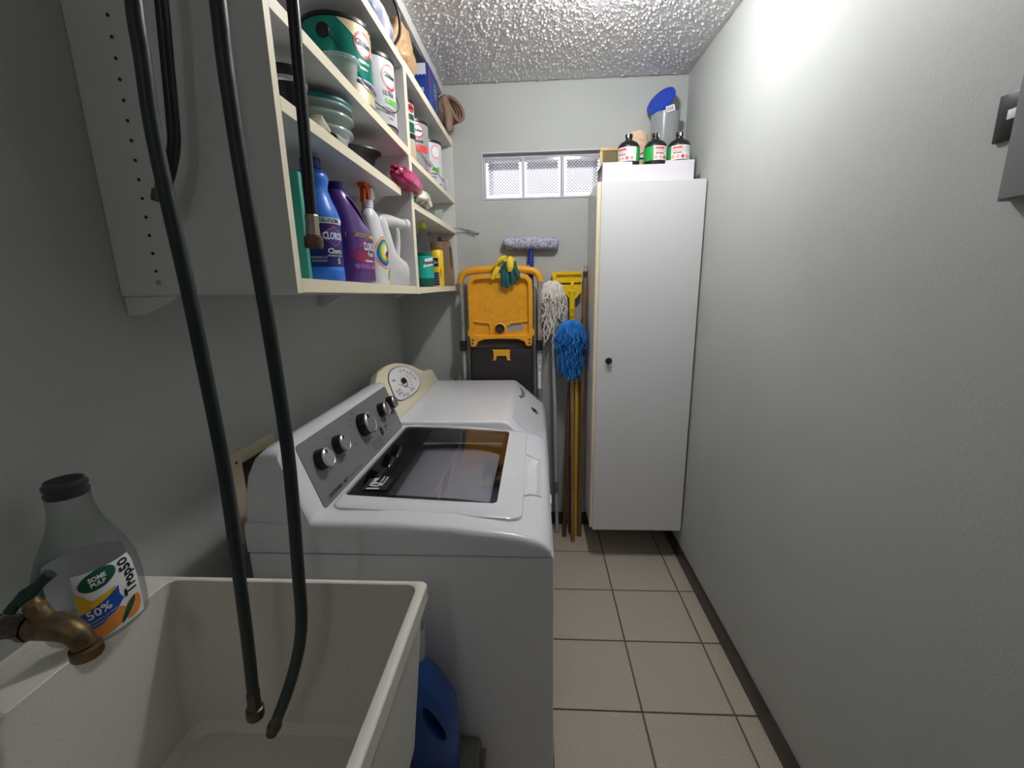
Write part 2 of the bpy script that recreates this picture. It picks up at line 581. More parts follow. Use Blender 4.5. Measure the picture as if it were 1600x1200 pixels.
# globe bulb in a ceiling socket, just above the frame; the rear one is added fill
for lx, ly, bm_, lab in ((.22, 1.50, BULB, 'round globe bulb in a white ceiling socket above the washer'), (-.25, -1.35, FILL_BULB, 'added unseen fill bulb in a white ceiling socket behind the camera')):
    lamp = thing('ceiling_light', lab, 'lamp', (lx, ly, H), 0, 'globe bulbs on the ceiling')
    B().lathe([(.050, -.0005), (.050, -.008), (.022, -.014), (.018, -.022), (.0, -.022)], 24).out('socket', WHITEP, lamp)
    B().lathe([(.0, -.0225), (.016, -.0226), (.031, -.030), (.043, -.045), (.048, -.065), (.044, -.085), (.034, -.100), (.018, -.110), (0, -.1125)], 20).out('bulb', bm_, lamp)

# valance strip against the ceiling above the shelves
b = B(); b.box(-.476, -.460, .80, 2.44, 2.352, 2.3985, bev=.001)
struct(b.out('trim_1', MELA))

# ------------------------------------------------------------------ wall shelving (two units)
XF = -0.425
def board(root, x0, x1, y0, y1, z0, z1, name='shelf', edge=True, tilt=0.0):
    bb = B(); bb.box(x0, x1 - .0012, y0, y1, z0, z1)
    if tilt:
        for v in bb.bm.verts:
            v.co.z += tilt * (v.co.y - (y0 + y1) / 2)
    s = bb.out(name, MELA, root, smooth=False)
    if edge:
        eb = B(); eb.box(x1 - .0012, x1, y0, y1, z0, z1)
        if tilt:
            for v in eb.bm.verts:
                v.co.z += tilt * (v.co.y - (y0 + y1) / 2)
        eb.out('edge_band', EDGE, s, smooth=False)
    return s
su = thing('wall_shelf', 'white open wall shelf unit with drilled end panel nearest the sink', 'shelf', (0, 0, 0))
board(su, XL + .001, XF, .785, .803, 1.420, 2.113, 'end_panel')
board(su, XL + .001, XF, 1.592, 1.609, 1.400, 2.113, 'end_panel')
board(su, XL + .001, XF, .804, 1.591, 1.411, 1.436, 'bottom_board', tilt=-.026)
board(su, XL + .001, XF, .804, 1.475, 1.713, 1.736, tilt=-.02)
board(su, XL + .001, XF, .804, 1.591, 1.861, 1.884, tilt=-.02)
board(su, XL + .001, XF, .785, 1.609, 2.113, 2.138, 'top_board')
b = B()
zs = [1.463 + k * .0305 for k in range(14)]
for z in zs:
    b.lathe([(.0026, 0), (.0026, .0012)], 10, M=Matrix.Translation((-.681, .7848, z)) @ Matrix.Rotation(radians(90), 4, 'X'))
b.lathe([(.0018, 0), (.0018, .0012)], 8, M=Matrix.Translation((-.497, .7848, 1.755)) @ Matrix.Rotation(radians(90), 4, 'X'))
b.out('peg_holes', KPRINT, su)['kind'] = 'stuff'
b = B(); b.lathe([(.0045, 0), (.0045, .0015), (.002, .0022)], 12, M=Matrix.Translation((-.681, .7849, 1.443)) @ Matrix.Rotation(radians(90), 4, 'X'))
b.out('screw', STEEL, su)
b = B()
for x, z in ((-.60, 1.68), (-.60, 1.64), (-.60, 1.83), (-.60, 1.80)):
    b.lathe([(.003, 0), (.003, .0012)], 8, M=Matrix.Translation((x, 1.5918, z)) @ Matrix.Rotation(radians(90), 4, 'X'))
b.out('peg_holes', KPRINT, su)['kind'] = 'stuff'

sf = thing('wall_shelf', 'white open wall shelf unit in the far left corner by the back wall', 'shelf')
board(sf, XL + .001, XF, 1.6095, 1.626, 1.398, 2.113, 'end_panel')
board(sf, XL + .001, XF, 2.436, 2.453, 1.392, 2.113, 'end_panel')
board(sf, XL + .001, XF, 1.627, 2.435, 1.400, 1.422, 'bottom_board')
board(sf, XL + .001, XF, 1.627, 2.435, 1.690, 1.712)
board(sf, XL + .001, XF, 1.627, 2.435, 1.841, 1.861)
board(sf, XL + .001, XF, 1.6095, 2.453, 2.1135, 2.142, 'top_board')
b = B()
for z in (1.66, 1.63, 1.80, 1.77, 2.02, 1.97):
    b.lathe([(.004, 0), (.004, .0012)], 8, M=Matrix.Translation((-.58, 2.4358, z)) @ Matrix.Rotation(radians(90), 4, 'X'))
b.out('peg_holes', KPRINT, sf)['kind'] = 'stuff'
# triangular wall brackets under the shelves
for (y0, w, z, lab) in ((.790, .020, 1.419, 'small white triangular bracket under the drilled end panel of the near shelf'),
                 (1.53, .018, 1.399, 'small white triangular bracket under the middle of the shelf run'),
                 (2.36, .018, 1.399, 'small white triangular bracket under the shelf by the corner')):
    b = B()
    b.prism([(XL + .0005, y0, z), (XL + .085, y0, z), (XL + .085, y0, z - .004), (XL + .02, y0, z - .034), (XL + .0005, y0, z - .034)], (0, w, 0))
    tag(b.out('shelf_bracket', MELA, smooth=False), lab, 'bracket', 'shelf brackets')

# ------------------------------------------------------------------ tall cabinet
cab = thing('tall_cabinet', 'tall narrow white cabinet with one door in the far right corner', 'cabinet')
CX0, CX1, CY = .268, .7365, 2.112
def cboard(x0, x1, y0, y1, z0, z1, name):
    bb = B(); bb.box(x0, x1, y0 + .0012, y1, z0, z1); o = bb.out(name, DOORW, cab, smooth=False)
    eb = B(); eb.box(x0, x1, y0, y0 + .0012, z0, z1); eb.out('edge_band', EDGE, o, smooth=False)
cboard(CX0, CX0 + .018, CY, 2.456, .182, 1.857, 'side_panel')
cboard(CX1 - .018, CX1, CY, 2.456, .182, 1.857, 'side_panel')
cboard(CX0 + .0182, CX1 - .0182, CY, 2.456, 1.839, 1.857, 'top_panel')
cboard(CX0 + .0182, CX1 - .0182, CY, 2.456, .182, .200, 'bottom_panel')
b = B(); b.box(CX0 + .0182, CX1 - .0182, 2.445, 2.456, .2005, 1.8385); b.out('back_panel', DOORW, cab, smooth=False)
b = B(); b.box(.2835, .7285, 2.0925, 2.1105, .178, 1.853, bev=.0012, seg=1)
for v in b.bm.verts:                      # the door hangs a little out of true
    v.co.x += (v.co.z - 1.0) * .003
door = b.out('door', DOORW, cab, smooth=False)
b = B(); b.box(.7286, .7297, 2.0928, 2.1102, .180, 1.851); b.box(.2824, .2834, 2.0928, 2.1102, .180, 1.851)
for v in b.bm.verts:
    v.co.x += (v.co.z - 1.0) * .003
b.out('edge_band', EDGE, door, smooth=False)
b = B(); b.lathe([(.006, 0), (.006, .006), (.014, .010), (.0165, .015), (.014, .020), (0, .022)], 20, M=Matrix.Translation((.336, 2.0925, 1.066)) @ Matrix.Rotation(radians(90), 4, 'X'))
b.out('knob', mat('dark_chrome', rgb(96, 96, 98), .18, metal=.9), door)

# ------------------------------------------------------------------ washing machine
ws = thing('washing_machine', 'white top-loading washer with grey control panel and dark glass lid', 'washing machine', (0, 0, 0))
WY0, WY1, WXF, WXB = .842, 1.534, .033, -.642
def deck_z(x):
    P = [(-.645, .932), (-.50, .932), (-.33, .931), (-.19, .923), (-.055, .907), (-.01, .897), (.012, .888), (.024, .878), (.030, .868), (.033, .858)]
    for (x0, z0), (x1, z1) in zip(P, P[1:]):
        if x <= x1:
            t = (x - x0) / (x1 - x0)
            return z0 + (z1 - z0) * t
    return P[-1][1]
b = B(); b.box(WXB, WXF, WY0, WY1, .03, .858, bev=.006)
b.out('body', APPL, ws)
# deck shell: grid with a real opening over the tub
xs = [WXB, -.60, -.52, -.462, -.40, -.33, -.26, -.19, -.14, -.10, -.08, -.055, -.03, -.01, .004, .012, .019, .024, .028, .031, .033]
yin = [0, .0015, .004, .008, .013, .02]
drop = [.022, .0135, .0075, .003, .0008, 0]
ys = [WY0 + t for t in yin] + [.93, .975, 1.06, 1.12, 1.20, 1.29, 1.36, 1.43, 1.475] + [WY1 - t for t in yin[::-1]]
dr = drop + [0] * 9 + drop[::-1]
b = B()
V = [[b.v((x, y, max(.8605, deck_z(x) - d * (1.0 if x < .0 else .6)))) for x in xs] for y, d in zip(ys, dr)]
px0, px1, py0, py1 = xs.index(-.03), xs.index(.004), ys.index(1.06), ys.index(1.29)
hx0, hx1, hy0, hy1 = xs.index(-.462), xs.index(-.10), ys.index(.975), ys.index(1.475)
for j in range(len(ys) - 1):
    for i in range(len(xs) - 1):
        if not (hx0 <= i < hx1 and hy0 <= j < hy1) and not (px0 <= i < px1 and py0 <= j < py1):
            b.face((V[j][i], V[j][i + 1], V[j + 1][i + 1], V[j + 1][i]))
def skirt(chain):
    low = [b.v((v.co.x, v.co.y, .8605)) for v in chain]
    for i in range(len(chain) - 1):
        b.face((chain[i], chain[i + 1], low[i + 1], low[i]))
skirt(V[0]); skirt(V[-1]); skirt([r[0] for r in V])
b.out('top_deck', APPL, ws, ang=60)
# tub seen through the glass
b = B()
b.lathe([(.285, .845), (.285, .80), (.232, .80), (.226, .79), (.226, .55), (.20, .53), (.0, .52)], 40, (-.30, 1.225, 0), cap=False)
b.out('drum', DRUM, ws, ang=30)
b = B(); b.lathe([(.31, .858), (.262, .858), (.24, .845), (.236, .825), (.245, .822)], 40, (-.30, 1.225, 0), cap=False)
b.out('tub_ring', WHITEP, ws)
b = B(); b.lathe([(.17, .525), (.15, .56), (.07, .60), (.05, .75), (.035, .77), (0, .775)], 28, (-.30, 1.225, 0))
b.out('agitator', GREYTUB, ws)
# lid: raised frame following the deck, opening closed by a pane of tinted glass
LX0, LX1, LY0, LY1 = -.478, -.036, .902, 1.512
lid_out, lid_in = [], []
def rrect(x0, x1, y0, y1, r, n=6):
    o = []
    for cx, cy, a in ((x1 - r, y1 - r, 0), (x0 + r, y1 - r, 90), (x0 + r, y0 + r, 180), (x1 - r, y0 + r, 270)):
        for k in range(n + 1):
            t = radians(a + 90 * k / n)
            o.append((cx + r * cos(t), cy + r * sin(t)))
    return o
def lidframe():
    b = B()
    # outline with the finger notch on the front edge
    A = rrect(LX0, LX1, LY0, LY1, .035, 8)
    O2 = []
    for x, y in A:
        O2.append((x, y))
    G = rrect(-.468, -.098, .958, 1.482, .016, 8)
    n = len(A)
    lo, up1, up2, gin, gdn = [], [], [], [], []
    for (x, y), (gx, gy) in zip(A, G):
        cx, cy = -.26, 1.2
        dx, dy = x - cx, y - cy
        z = deck_z(x)
        lo.append(b.v((x, y, z + .001)))
        up1.append(b.v((x - .0016 * (1 if dx > 0 else -1), y - .0016 * (1 if dy > 0 else -1), z + .0055)))
        up2.append(b.v((x - .006 * (1 if dx > 0 else -1), y - .006 * (1 if dy > 0 else -1), z + .008)))
        gz = deck_z(gx)
        gin.append(b.v((gx, gy, gz + .009)))
        gdn.append(b.v((gx, gy, gz + .002)))
    for R0, R1 in ((lo, up1), (up1, up2), (up2, gin), (gin, gdn)):
        for i in range(n):
            j = (i + 1) % n
            b.face((R0[i], R0[j], R1[j], R1[i]))
    return b.out('lid', APPL, ws, ang=28)
lid = lidframe()
def pane(x0, x1, y0, y1, dz, th, name, m, r=.016):
    b = B()
    o = rrect(x0, x1, y0, y1, r, 6)
    nx = 10
    for z0 in (dz, dz - th):
        vs = [[b.v((x0 + r * .3 + (x1 - x0 - r * .6) * i / nx, y, deck_z(x0 + (x1 - x0) * i / nx) + z0)) for i in range(nx + 1)] for y in (y0, y1)]
        for i in range(nx):
            b.face((vs[0][i], vs[0][i + 1], vs[1][i + 1], vs[1][i]))
    return b.out(name, m, lid)
pane(-.470, -.096, .956, 1.484, .0078, .003, 'lid_glass', GLASS)
# printed black margin under the glass
def strip(x0, x1, y0, y1, dz=.0035):
    return [((x0 + (x1 - x0) * i / 6), y0, y1, dz) for i in range(7)]
b = B()
for x0, x1, y0, y1 in ((-.467, -.365, .959, 1.481), (-.365, -.099, .959, .972), (-.365, -.099, 1.464, 1.481), (-.116, -.099, .972, 1.464)):
    for i in range(6):
        xa, xb = x0 + (x1 - x0) * i / 6, x0 + (x1 - x0) * (i + 1) / 6
        b.poly([(xa, y0, deck_z(xa) + .0035), (xb, y0, deck_z(xb) + .0035), (xb, y1, deck_z(xb) + .0035), (xa, y1, deck_z(xa) + .0035)])
b.out('glass_border', BORDER, lid)
# hollow for the fingers in the deck beside the lid
b = B()
A = [(-.03, 1.06), (-.01, 1.06), (.004, 1.06), (.004, 1.12), (.004, 1.20), (.004, 1.29), (-.01, 1.29), (-.03, 1.29)]
Q = [(-.03, 1.075), (-.012, 1.075), (-.006, 1.082), (-.003, 1.12), (-.003, 1.20), (-.006, 1.268), (-.012, 1.275), (-.03, 1.275)]
va = [b.v((x, y, deck_z(x))) for x, y in A]
vb = [b.v((x, y, deck_z(x) - .012)) for x, y in Q]
for i in range(len(A)):
    j = (i + 1) % len(A)
    b.face((va[i], va[j], vb[j], vb[i]))
b.face(vb)
b.out('finger_pull', APPL, ws, ang=25)
b = B(); b.tube([(-.034, 1.035, deck_z(-.034) + .001), (-.022, 1.048, deck_z(-.022) + .001), (.000, 1.056, deck_z(0) + .001), (.0065, 1.075, deck_z(.0065) + .0005), (.0065, 1.27, deck_z(.0065) + .0005), (.000, 1.294, deck_z(0) + .001), (-.022, 1.302, deck_z(-.022) + .001), (-.034, 1.315, deck_z(-.034) + .001)], .0035, 8, 4); b.out('pull_rim', APPL, ws)
# sticker on the glass
b = B(); b.box(-.437, -.372, .985, 1.05, .9405, .9411); st = b.out('warranty_sticker', KPRINT, ws, smooth=False)
pz = lambda o: plane(o, (0, 1, 0), (-1, 0, 0))
text('10', .045, pz((-.407, 1.004, .9415)), WPRINT, st, .001)
text('YEAR', .017, pz((-.418, 1.033, .9415)), WPRINT, st, .0006)
text('LIMITED WARRANTY', .0065, pz((-.400, 1.034, .9415)), WPRINT, st, .0002)
text('ON WASH BASKET', .0065, pz((-.391, 1.034, .9415)), WPRINT, st, .0002)
# control console: profile swept along the washer's width
prof = [(-.642, .934), (-.637, .99), (-.622, 1.045), (-.604, 1.078), (-.585, 1.093), (-.563, 1.098), (-.546, 1.094), (-.487, .926)]
CY0, CY1 = .846, 1.528
b = B()
rings = []
for y, k in ((CY0, .90), (CY0 + .004, .945), (CY0 + .012, .975), (CY0 + .024, .993), (CY0 + .040, 1.0), (CY1 - .03, 1.0), (CY1 - .012, .98), (CY1 - .004, .95), (CY1, .91)):
    rings.append([Vector((-.565 + (x + .565) * k, y, .934 + (z - .934) * k if z > .934 else z)) for x, z in prof])
b.loft(rings)
con = b.out('control_console', APPL, ws, ang=36)
n3 = Vector((.168, 0, .059)).normalized()
upv = Vector((-.059, 0, .168)).normalized()
def onpanel(y, s, off=0.0):                # s metres up the slope from the bottom edge
    return Vector((-.487, 0, .926)) + upv * s + n3 * off + Vector((0, y, 0))
b = B()
o = rrect(.905, 1.505, .006, .166, .010, 5)
b.loft([[onpanel(y, s, -.002) for y, s in o], [onpanel(y, s, .002) for y, s in o]])
gp = b.out('control_panel', GREYP, ws, ang=30)
def knob(y, s, r, tall):
    Mx = Matrix((( 0, upv.x, n3.x, 0), (1, upv.y, n3.y, 0), (0, upv.z, n3.z, 0), (0, 0, 0, 1)))
    p = onpanel(y, s, .0022)
    Mt = Matrix.Translation(p) @ Mx
    k = B().lathe([(r * 1.06, 0), (r * 1.04, tall * .3), (r, tall * .85), (r * .9, tall)], 28, M=Mt).out('knob', BLACK, ws)
    b = B(); b.lathe([(r * .985, tall * .82), (r * .97, tall * 1.05), (r * .86, tall * 1.14), (r * .80, tall * 1.10), (0, tall * 1.10)], 28, M=Mt)
    b.out('knob_cap', CHROME, k, ang=22)
    b = B(); b.box(-r * .08, r * .08, r * .55, r * .92, tall * 1.08, tall * 1.2); b2 = bmesh.new(); me = bpy.data.meshes.new('t'); b.bm.to_mesh(me); b2.from_mesh(me); b.bm.free(); bpy.data.meshes.remove(me)
    b = B(); b.merge(b2, Mt @ Matrix.Rotation(radians(20), 4, 'Z')); b.out('pointer', KPRINT, k)
for y, s, r in ((.968, .106, .0225), (1.063, .108, .0215), (1.232, .107, .030), (1.388, .107, .0205), (1.476, .107, .0205)):
    knob(y, s, r * 1.08, .024 if r < .025 else .028)
pp = lambda y, s: plane(onpanel(y, s, .0024), (0, 1, 0), upv)
text('CENTENNIAL', .0125, pp(.972, .020), KPRINT, gp, .0004)
text('MCT', .0125, pp(1.032, .020), KPRINT, gp, .0004)
text('Commercial Technology', .0085, pp(1.095, .019), KPRINT, gp)
text('Heavy Duty', .006, pp(1.155, .075), KPRINT, gp, .0001)
text('Normal', .006, pp(1.175, .143), KPRINT, gp, .0001)
text('Whites', .006, pp(1.205, .153), KPRINT, gp, .0001)
text('Bulky', .006, pp(1.165, .128), KPRINT, gp, .0001)
text('Rinse', .006, pp(1.29, .064), KPRINT, gp, .0001)
text('Drain & Spin', .006, pp(1.25, .058), KPRINT, gp, .0001)
text('Delicate', .006, pp(1.21, .062), KPRINT, gp, .0001)
text('LOAD SIZE', .006, pp(.985, .070), KPRINT, gp, .0001)
text('TEMP', .006, pp(1.075, .073), KPRINT, gp, .0001)
text('RINSE', .006, pp(1.395, .074), KPRINT, gp, .0001)
text('START', .006, pp(1.482, .074), KPRINT, gp, .0001)
for k, y0 in enumerate((.955, 1.05)):
    text('Small', .005, pp(y0 - .018, .139), KPRINT, gp)
    text('Large', .005, pp(y0 + .02, .142), KPRINT, gp)
b = B()
b.loft([[onpanel(1.335 + .011 * cos(t * pi / 12), .050 + .015 * sin(t * pi / 12), o2) for t in range(24)] for o2 in (.002, .0026)])
b.out('badge', KPRINT, gp)
text('10 YEAR', .009, pp(1.372, .053), KPRINT, gp, .0003)
text('LIMITED', .006, pp(1.372, .042), KPRINT, gp, .0001)
for k in range(4):
    text('POWERWASH SYSTEM HEAVY SOIL'[0:27 - 3 * k], .006, pp(1.275 + .003 * k, .040 - .008 * k), KPRINT, gp)
b = B(); b.loft([[onpanel(1.493 + .003 * cos(t * pi / 6), .022 + .003 * sin(t * pi / 6), o2) for t in range(12)] for o2 in (.002, .003)])
b.out('indicator', KPRINT, gp)
# seam screw tab on the deck's front edge
b = B(); b.box(WXF - .002, WXF + .004, 1.10, 1.15, .826, .850, bev=.001); b.out('latch_tab', WHITEP, ws)
for x in (WXB + .05, WXF - .05):
    for y in (WY0 + .05, WY1 - .05):
        B().lathe([(.022, 0), (.022, .012), (.01, .014), (.01, .034)], 14, (x, y, 0)).out('foot', BLACK, ws)

# ------------------------------------------------------------------ dryer
dy = thing('clothes_dryer', 'white dryer with cream lobed console, behind the washer', 'dryer')
DY0, DY1, DXF, DXB = 1.572, 2.308, .042, -.612
b = B()
P = [(DXB, .02), (DXF, .02), (DXF, .770), (DXF - .004, .790), (DXF - .012, .803), (-.105, .922), (-.118, .928), (-.135, .930), (DXB, .930)]
rings = []
for y, k in ((DY0, .012), (DY0 + .003, .005), (DY0 + .010, .001), (DY0 + .02, 0), (DY1 - .02, 0), (DY1 - .010, .001), (DY1 - .003, .005), (DY1, .012)):
    rings.append([Vector((x - (k if x > -.3 else 0), y, z - (k if z > .5 else 0))) for x, z in P])
b.loft(rings)
b.out('cabinet', APPL, dy, ang=25)
sn = Vector((.119, 0, .135)).normalized()   # normal of the sloping front
sd = Vector((.135, 0, -.119)).normalized()
def slope(y, s, off=0.0):
    return Vector((-.105, y, .922)) + sd * s + sn * off
b = B()
o = rrect(1.63, 2.245, .006, .172, .02, 5)
b.loft([[slope(y, s, -.003) for y, s in o], [slope(y, s, .003) for y, s in rrect(1.632, 2.243, .008, .170, .02, 5)]])
dr_ = b.out('door', APPL, dy, ang=25)
# pull lip and push button
b = B()
for k in range(2):
    b.tube([slope(2.20, .016 + .012 * k, .003), slope(2.16, .030 + .012 * k, .006), slope(2.12, .036 + .012 * k, .007), slope(2.07, .034 + .010 * k, .006), slope(2.02, .022 + .008 * k, .003)], .0032, 8, 5)
b.out('pull_lip', GREYPR, dr_, ang=60)
b = B(); b.loft([[slope(2.00 + .036 * cos(t * pi / 14), .118 + .021 * sin(t * pi / 14), o2) for t in range(28)] for o2 in (.0028, .0045)])
eb = b.out('badge', CHROME, dy)
b = B(); b.loft([[slope(2.00 + .022 * cos(t * pi / 14), .118 + .008 * sin(t * pi / 14), o2) for t in range(28)] for o2 in (.0044, .0052)])
b.out('badge_centre', BLACK, eb)
# cream console: leaning outline with a big lobe on the near half
cn = Vector((1, 0, .5)).normalized(); cu = Vector((-.5, 0, 1)).normalized()
def cpt(y, z, off=0.0):
    return Vector((-.53 - (z - .935) * .5, y, z)) + cn * off
OUT = [(1.585, .932), (1.585, .96), (1.572, .99), (1.560, 1.02), (1.565, 1.05), (1.60, 1.082), (1.66, 1.105), (1.74, 1.113), (1.82, 1.110), (1.90, 1.099), (1.98, 1.080), (2.05, 1.058), (2.11, 1.030), (2.16, 1.012), (2.22, 1.004), (2.275, .999), (2.296, .985), (2.300, .932)]
b = B()
rings = []
for off, k in ((-.045, .96), (-.03, .985), (-.006, .995), (.0, .975)):
    rings.append([cpt(1.93 + (y - 1.93) * k, .932 + (z - .932) * k, off) for y, z in OUT])
rings[0] = [Vector((max(p.x, -.66), p.y, max(p.z, .9305))) for p in rings[0]]
rings = [[Vector((p.x, p.y, max(p.z, .9305))) for p in r] for r in rings]
b.loft(rings)
cc = b.out('console', CREAM, dy, ang=40)
FA = [(1.868, 1.086), (1.80, 1.090), (1.74, 1.083), (1.695, 1.062), (1.678, 1.036), (1.665, 1.005), (1.675, .985), (1.72, .972), (1.80, .966), (1.88, .963), (1.95, .966), (2.005, .976), (2.035, .995), (2.035, 1.016), (2.01, 1.04), (1.965, 1.066), (1.92, 1.078)]
def smoothloop(L, sub=4):
    n = len(L); o = []
    for i in range(n):
        p0, p1, p2, p3 = [Vector((*L[(i + k) % n], 0)) for k in (-1, 0, 1, 2)]
        for k in range(sub):
            t = k / sub
            q = 0.5 * (2 * p1 + (p2 - p0) * t + (2 * p0 - 5 * p1 + 4 * p2 - p3) * t * t + (3 * p1 - p0 - 3 * p2 + p3) * t ** 3)
            o.append((q.x, q.y))
    return o
FS = smoothloop(FA)
b = B(); b.loft([[cpt(y, z, off) for y, z in FS] for off in (-.001, .0016)])
fr = b.out('dial_face_border', KPRINT, cc)
b = B(); b.loft([[cpt(1.85 + (y - 1.85) * .965, 1.026 + (z - 1.026) * .955, off) for y, z in FS] for off in (.0, .0024)])
df = b.out('dial_face', WPRINT, dy)
cf = lambda y, z: plane(cpt(y, z, .0028), (0, 1, 0), cu)
b = B(); b.loft([[cpt(1.835 + .038 * cos(t * pi / 12), 1.022 + .021 * sin(t * pi / 12), o2) for t in range(24)] for o2 in (.0022, .0030)])
b.out('dial_ring', GREYPR, df)
b = B(); b.loft([[cpt(1.832 + .032 * cos(t * pi / 12), 1.025 + .017 * sin(t * pi / 12), o2) for t in range(24)] for o2 in (.0022, .0036)])
b.out('dial_ring_inner', WPRINT, df)
b = B(); b.loft([[cpt(1.825 + .020 * cos(t * pi / 12), 1.029 + .0115 * sin(t * pi / 12), o2) for t in range(24)] for o2 in (.0022, .012)])
b.out('dial_shaft', BLACK, df)
for s_, y, z in (('OFF', 1.90, 1.060), ('AIR', 1.925, 1.047), ('LOW', 1.955, 1.036), ('MED', 1.97, 1.022), ('HIGH', 1.98, 1.008), ('DRY', 1.86, 1.066), ('40', 1.90, 1.034), ('30', 1.915, 1.022), ('20', 1.905, 1.008), ('10', 1.895, .996), ('TIMED', 1.74, 1.050), ('COTTON', 1.73, 1.010), ('REGULAR', 1.735, .998), ('START', 1.76, .984), ('PUSH', 1.80, .978), ('DELICATE', 1.88, .980)):
    text(s_, .013, cf(y, z), GREYPR, df, .0003)
b = B()
b.poly([cpt(1.765, 1.030, .0028), cpt(1.885, .985, .0028), cpt(1.885, .983, .0028), cpt(1.765, 1.028, .0028)])
b.out('print_line', KPRINT, df)
for x in (DXB + .05, DXF - .05):
    for y in (DY0 + .05, DY1 - .05):
        B().lathe([(.02, 0), (.02, .012), (.01, .014), (.01, .022)], 14, (x, y, 0)).out('foot', BLACK, dy)

# ------------------------------------------------------------------ recessed water outlet box on the left wall
ob = thing('outlet_box', 'beige washer outlet box with an open hole on the wall behind the washer', 'outlet box', (0, 0, 0))
b = B()
x0, x1 = XL + .001, XL + .016
b.box(x0, x1, .965, 1.003, .80, 1.030, bev=.001)
b.box(x0, x1, 1.003, 1.150, 1.002, 1.030, bev=.001)
b.box(x0, x1, 1.003, 1.150, .80, .85, bev=.001)
b.box(x0, x1, 1.125, 1.150, .85, 1.002, bev=.001)
b.out('frame', BEIGE, ob)
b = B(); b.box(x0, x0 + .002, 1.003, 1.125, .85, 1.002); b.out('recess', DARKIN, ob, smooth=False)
b = B(); b.lathe([(.003, 0), (.003, .002)], 10, M=Matrix.Translation((x1, .982, 1.012)) @ Matrix.Rotation(radians(90), 4, 'Y')); b.out('screw', KPRINT, ob)
for y, z in ((1.035, .905), (1.045, .868)):
    b = B(); b.lathe([(.012, 0), (.016, .004), (.016, .012), (.006, .014), (.006, .03)], 14, M=Matrix.Translation((x0 + .003, y, z)) @ Matrix.Rotation(radians(90), 4, 'Y'))
    b.out('valve', REDP if z > .9 else WHITEP, ob)

# ------------------------------------------------------------------ laundry sink
SZ = .915
sk = thing('laundry_sink', 'deep cream laundry sink in the near left corner', 'sink')
def rr3(x0, x1, y0, y1, r, z):
    return [Vector((x, y, z)) for x, y in rrect(x0, x1, y0, y1, r, 6)]
b = B()
b.loft([rr3(-.668, -.232, .112, .668, .03, .590), rr3(-.690, -.2045, .09, .681, .02, .882), rr3(-.7525, -.197, .08, .685, .010, .884), rr3(-.7525, -.197, .08, .685, .010, .911)], cap=False)
b.bm.faces.new([v for v in b.bm.verts][:28])
b.out('basin_shell', SINK, sk, ang=30)
b = B()
b.loft([rr3(-.7525, -.197, .08, .685, .010, .9112), rr3(-.7505, -.199, .082, .683, .010, .9145), rr3(-.749, -.2005, .0835, .6815, .010, .915),
        rr3(-.671, -.2115, .10, .675, .018, .915), rr3(-.670, -.2130, .102, .6738, .018, .9135)], cap=False)
b.out('rim', SINKRIM, sk, ang=50)
b = B()
b.loft([rr3(-.670, -.2130, .102, .6738, .018, .9135), rr3(-.655, -.245, .128, .655, .03, .625), rr3(-.645, -.255, .138, .645, .035, .607), rr3(-.62, -.28, .16, .62, .03, .602)], cap=False)
vs = [v for v in b.bm.verts][-28:]
b.bm.faces.new(vs)
b.out('bowl', SINK, sk, ang=24)
b = B(); b.lathe([(.035, .6025), (.034, .605), (.026, .6045), (.0, .6035)], 20, (-.45, .38, 0)); b.out('drain', CHROME, sk)
b = B(); b.box(XL + .0005, -.7535, .082, .683, .895, .925, bev=.001); wsx = b.out('wall_strip', SINKRIM, sk)
b = B(); b.lathe([(.0035, 0), (.003, .0015)], 10, (-.7405, .455, .915)); b.out('screw', PIPE, sk)
for x in (-.63, -.275):
    for y in (.14, .60):
        B().lathe([(.02, 0), (.018, .01), (.016, .02), (.016, .589)], 14, (x, y, 0)).out('leg', WHITEP, sk)

# spigot over the sink
fc = thing('spigot', 'old brass garden spigot with green handle over the sink', 'faucet', (XL, .462, 1.002))
Rx = Matrix.Rotation(radians(90), 4, 'Y')
b = B(); b.lathe([(.014, .0005), (.014, .099), (.011, .10)], 16, M=Rx)
b.out('pipe', PIPE, fc)
b = B(); b.lathe([(.0175, .050), (.0175, .056), (.0150, .058), (.0150, .080), (.0185, .082), (.0185, .092)], 8, M=Rx); b.out('coupling', PIPE, fc, ang=20)
b = B()
b.tube([(.094, 0, 0), (.105, 0, .0), (.125, 0, .002), (.145, 0, -.004), (.156, 0, -.014), (.160, 0, -.026)], [.016, .016, .018, .0155, .014, .0135], 16)
b.lathe([(.0135, -.026), (.0175, -.028), (.0175, -.040), (.0165, -.042), (.0125, -.043), (.0115, -.03), (0, -.03)], 20, (.1605, 0, 0))
b.tube([(.115, 0, .012), (.108, 0, .026), (.100, 0, .040)], [.0115, .011, .009], 14)
b.out('body', BRASS, fc)
b = B(); b.tube([(.108, 0, .024), (.104, 0, .034)], .013, 6, 1); b.out('packing_nut', BRASS, fc, ang=20)
b = B()
b.tube([(.103, 0, .036), (.097, 0, .050)], [.006, .008], 10, 1)
b.tube([(.082, -.010, .030), (.089, -.005, .040), (.099, 0, .048), (.112, .008, .060), (.121, .014, .070)], [.0065, .0060, .0095, .0060, .0075], 12)
b.out('handle', GREENH, fc)

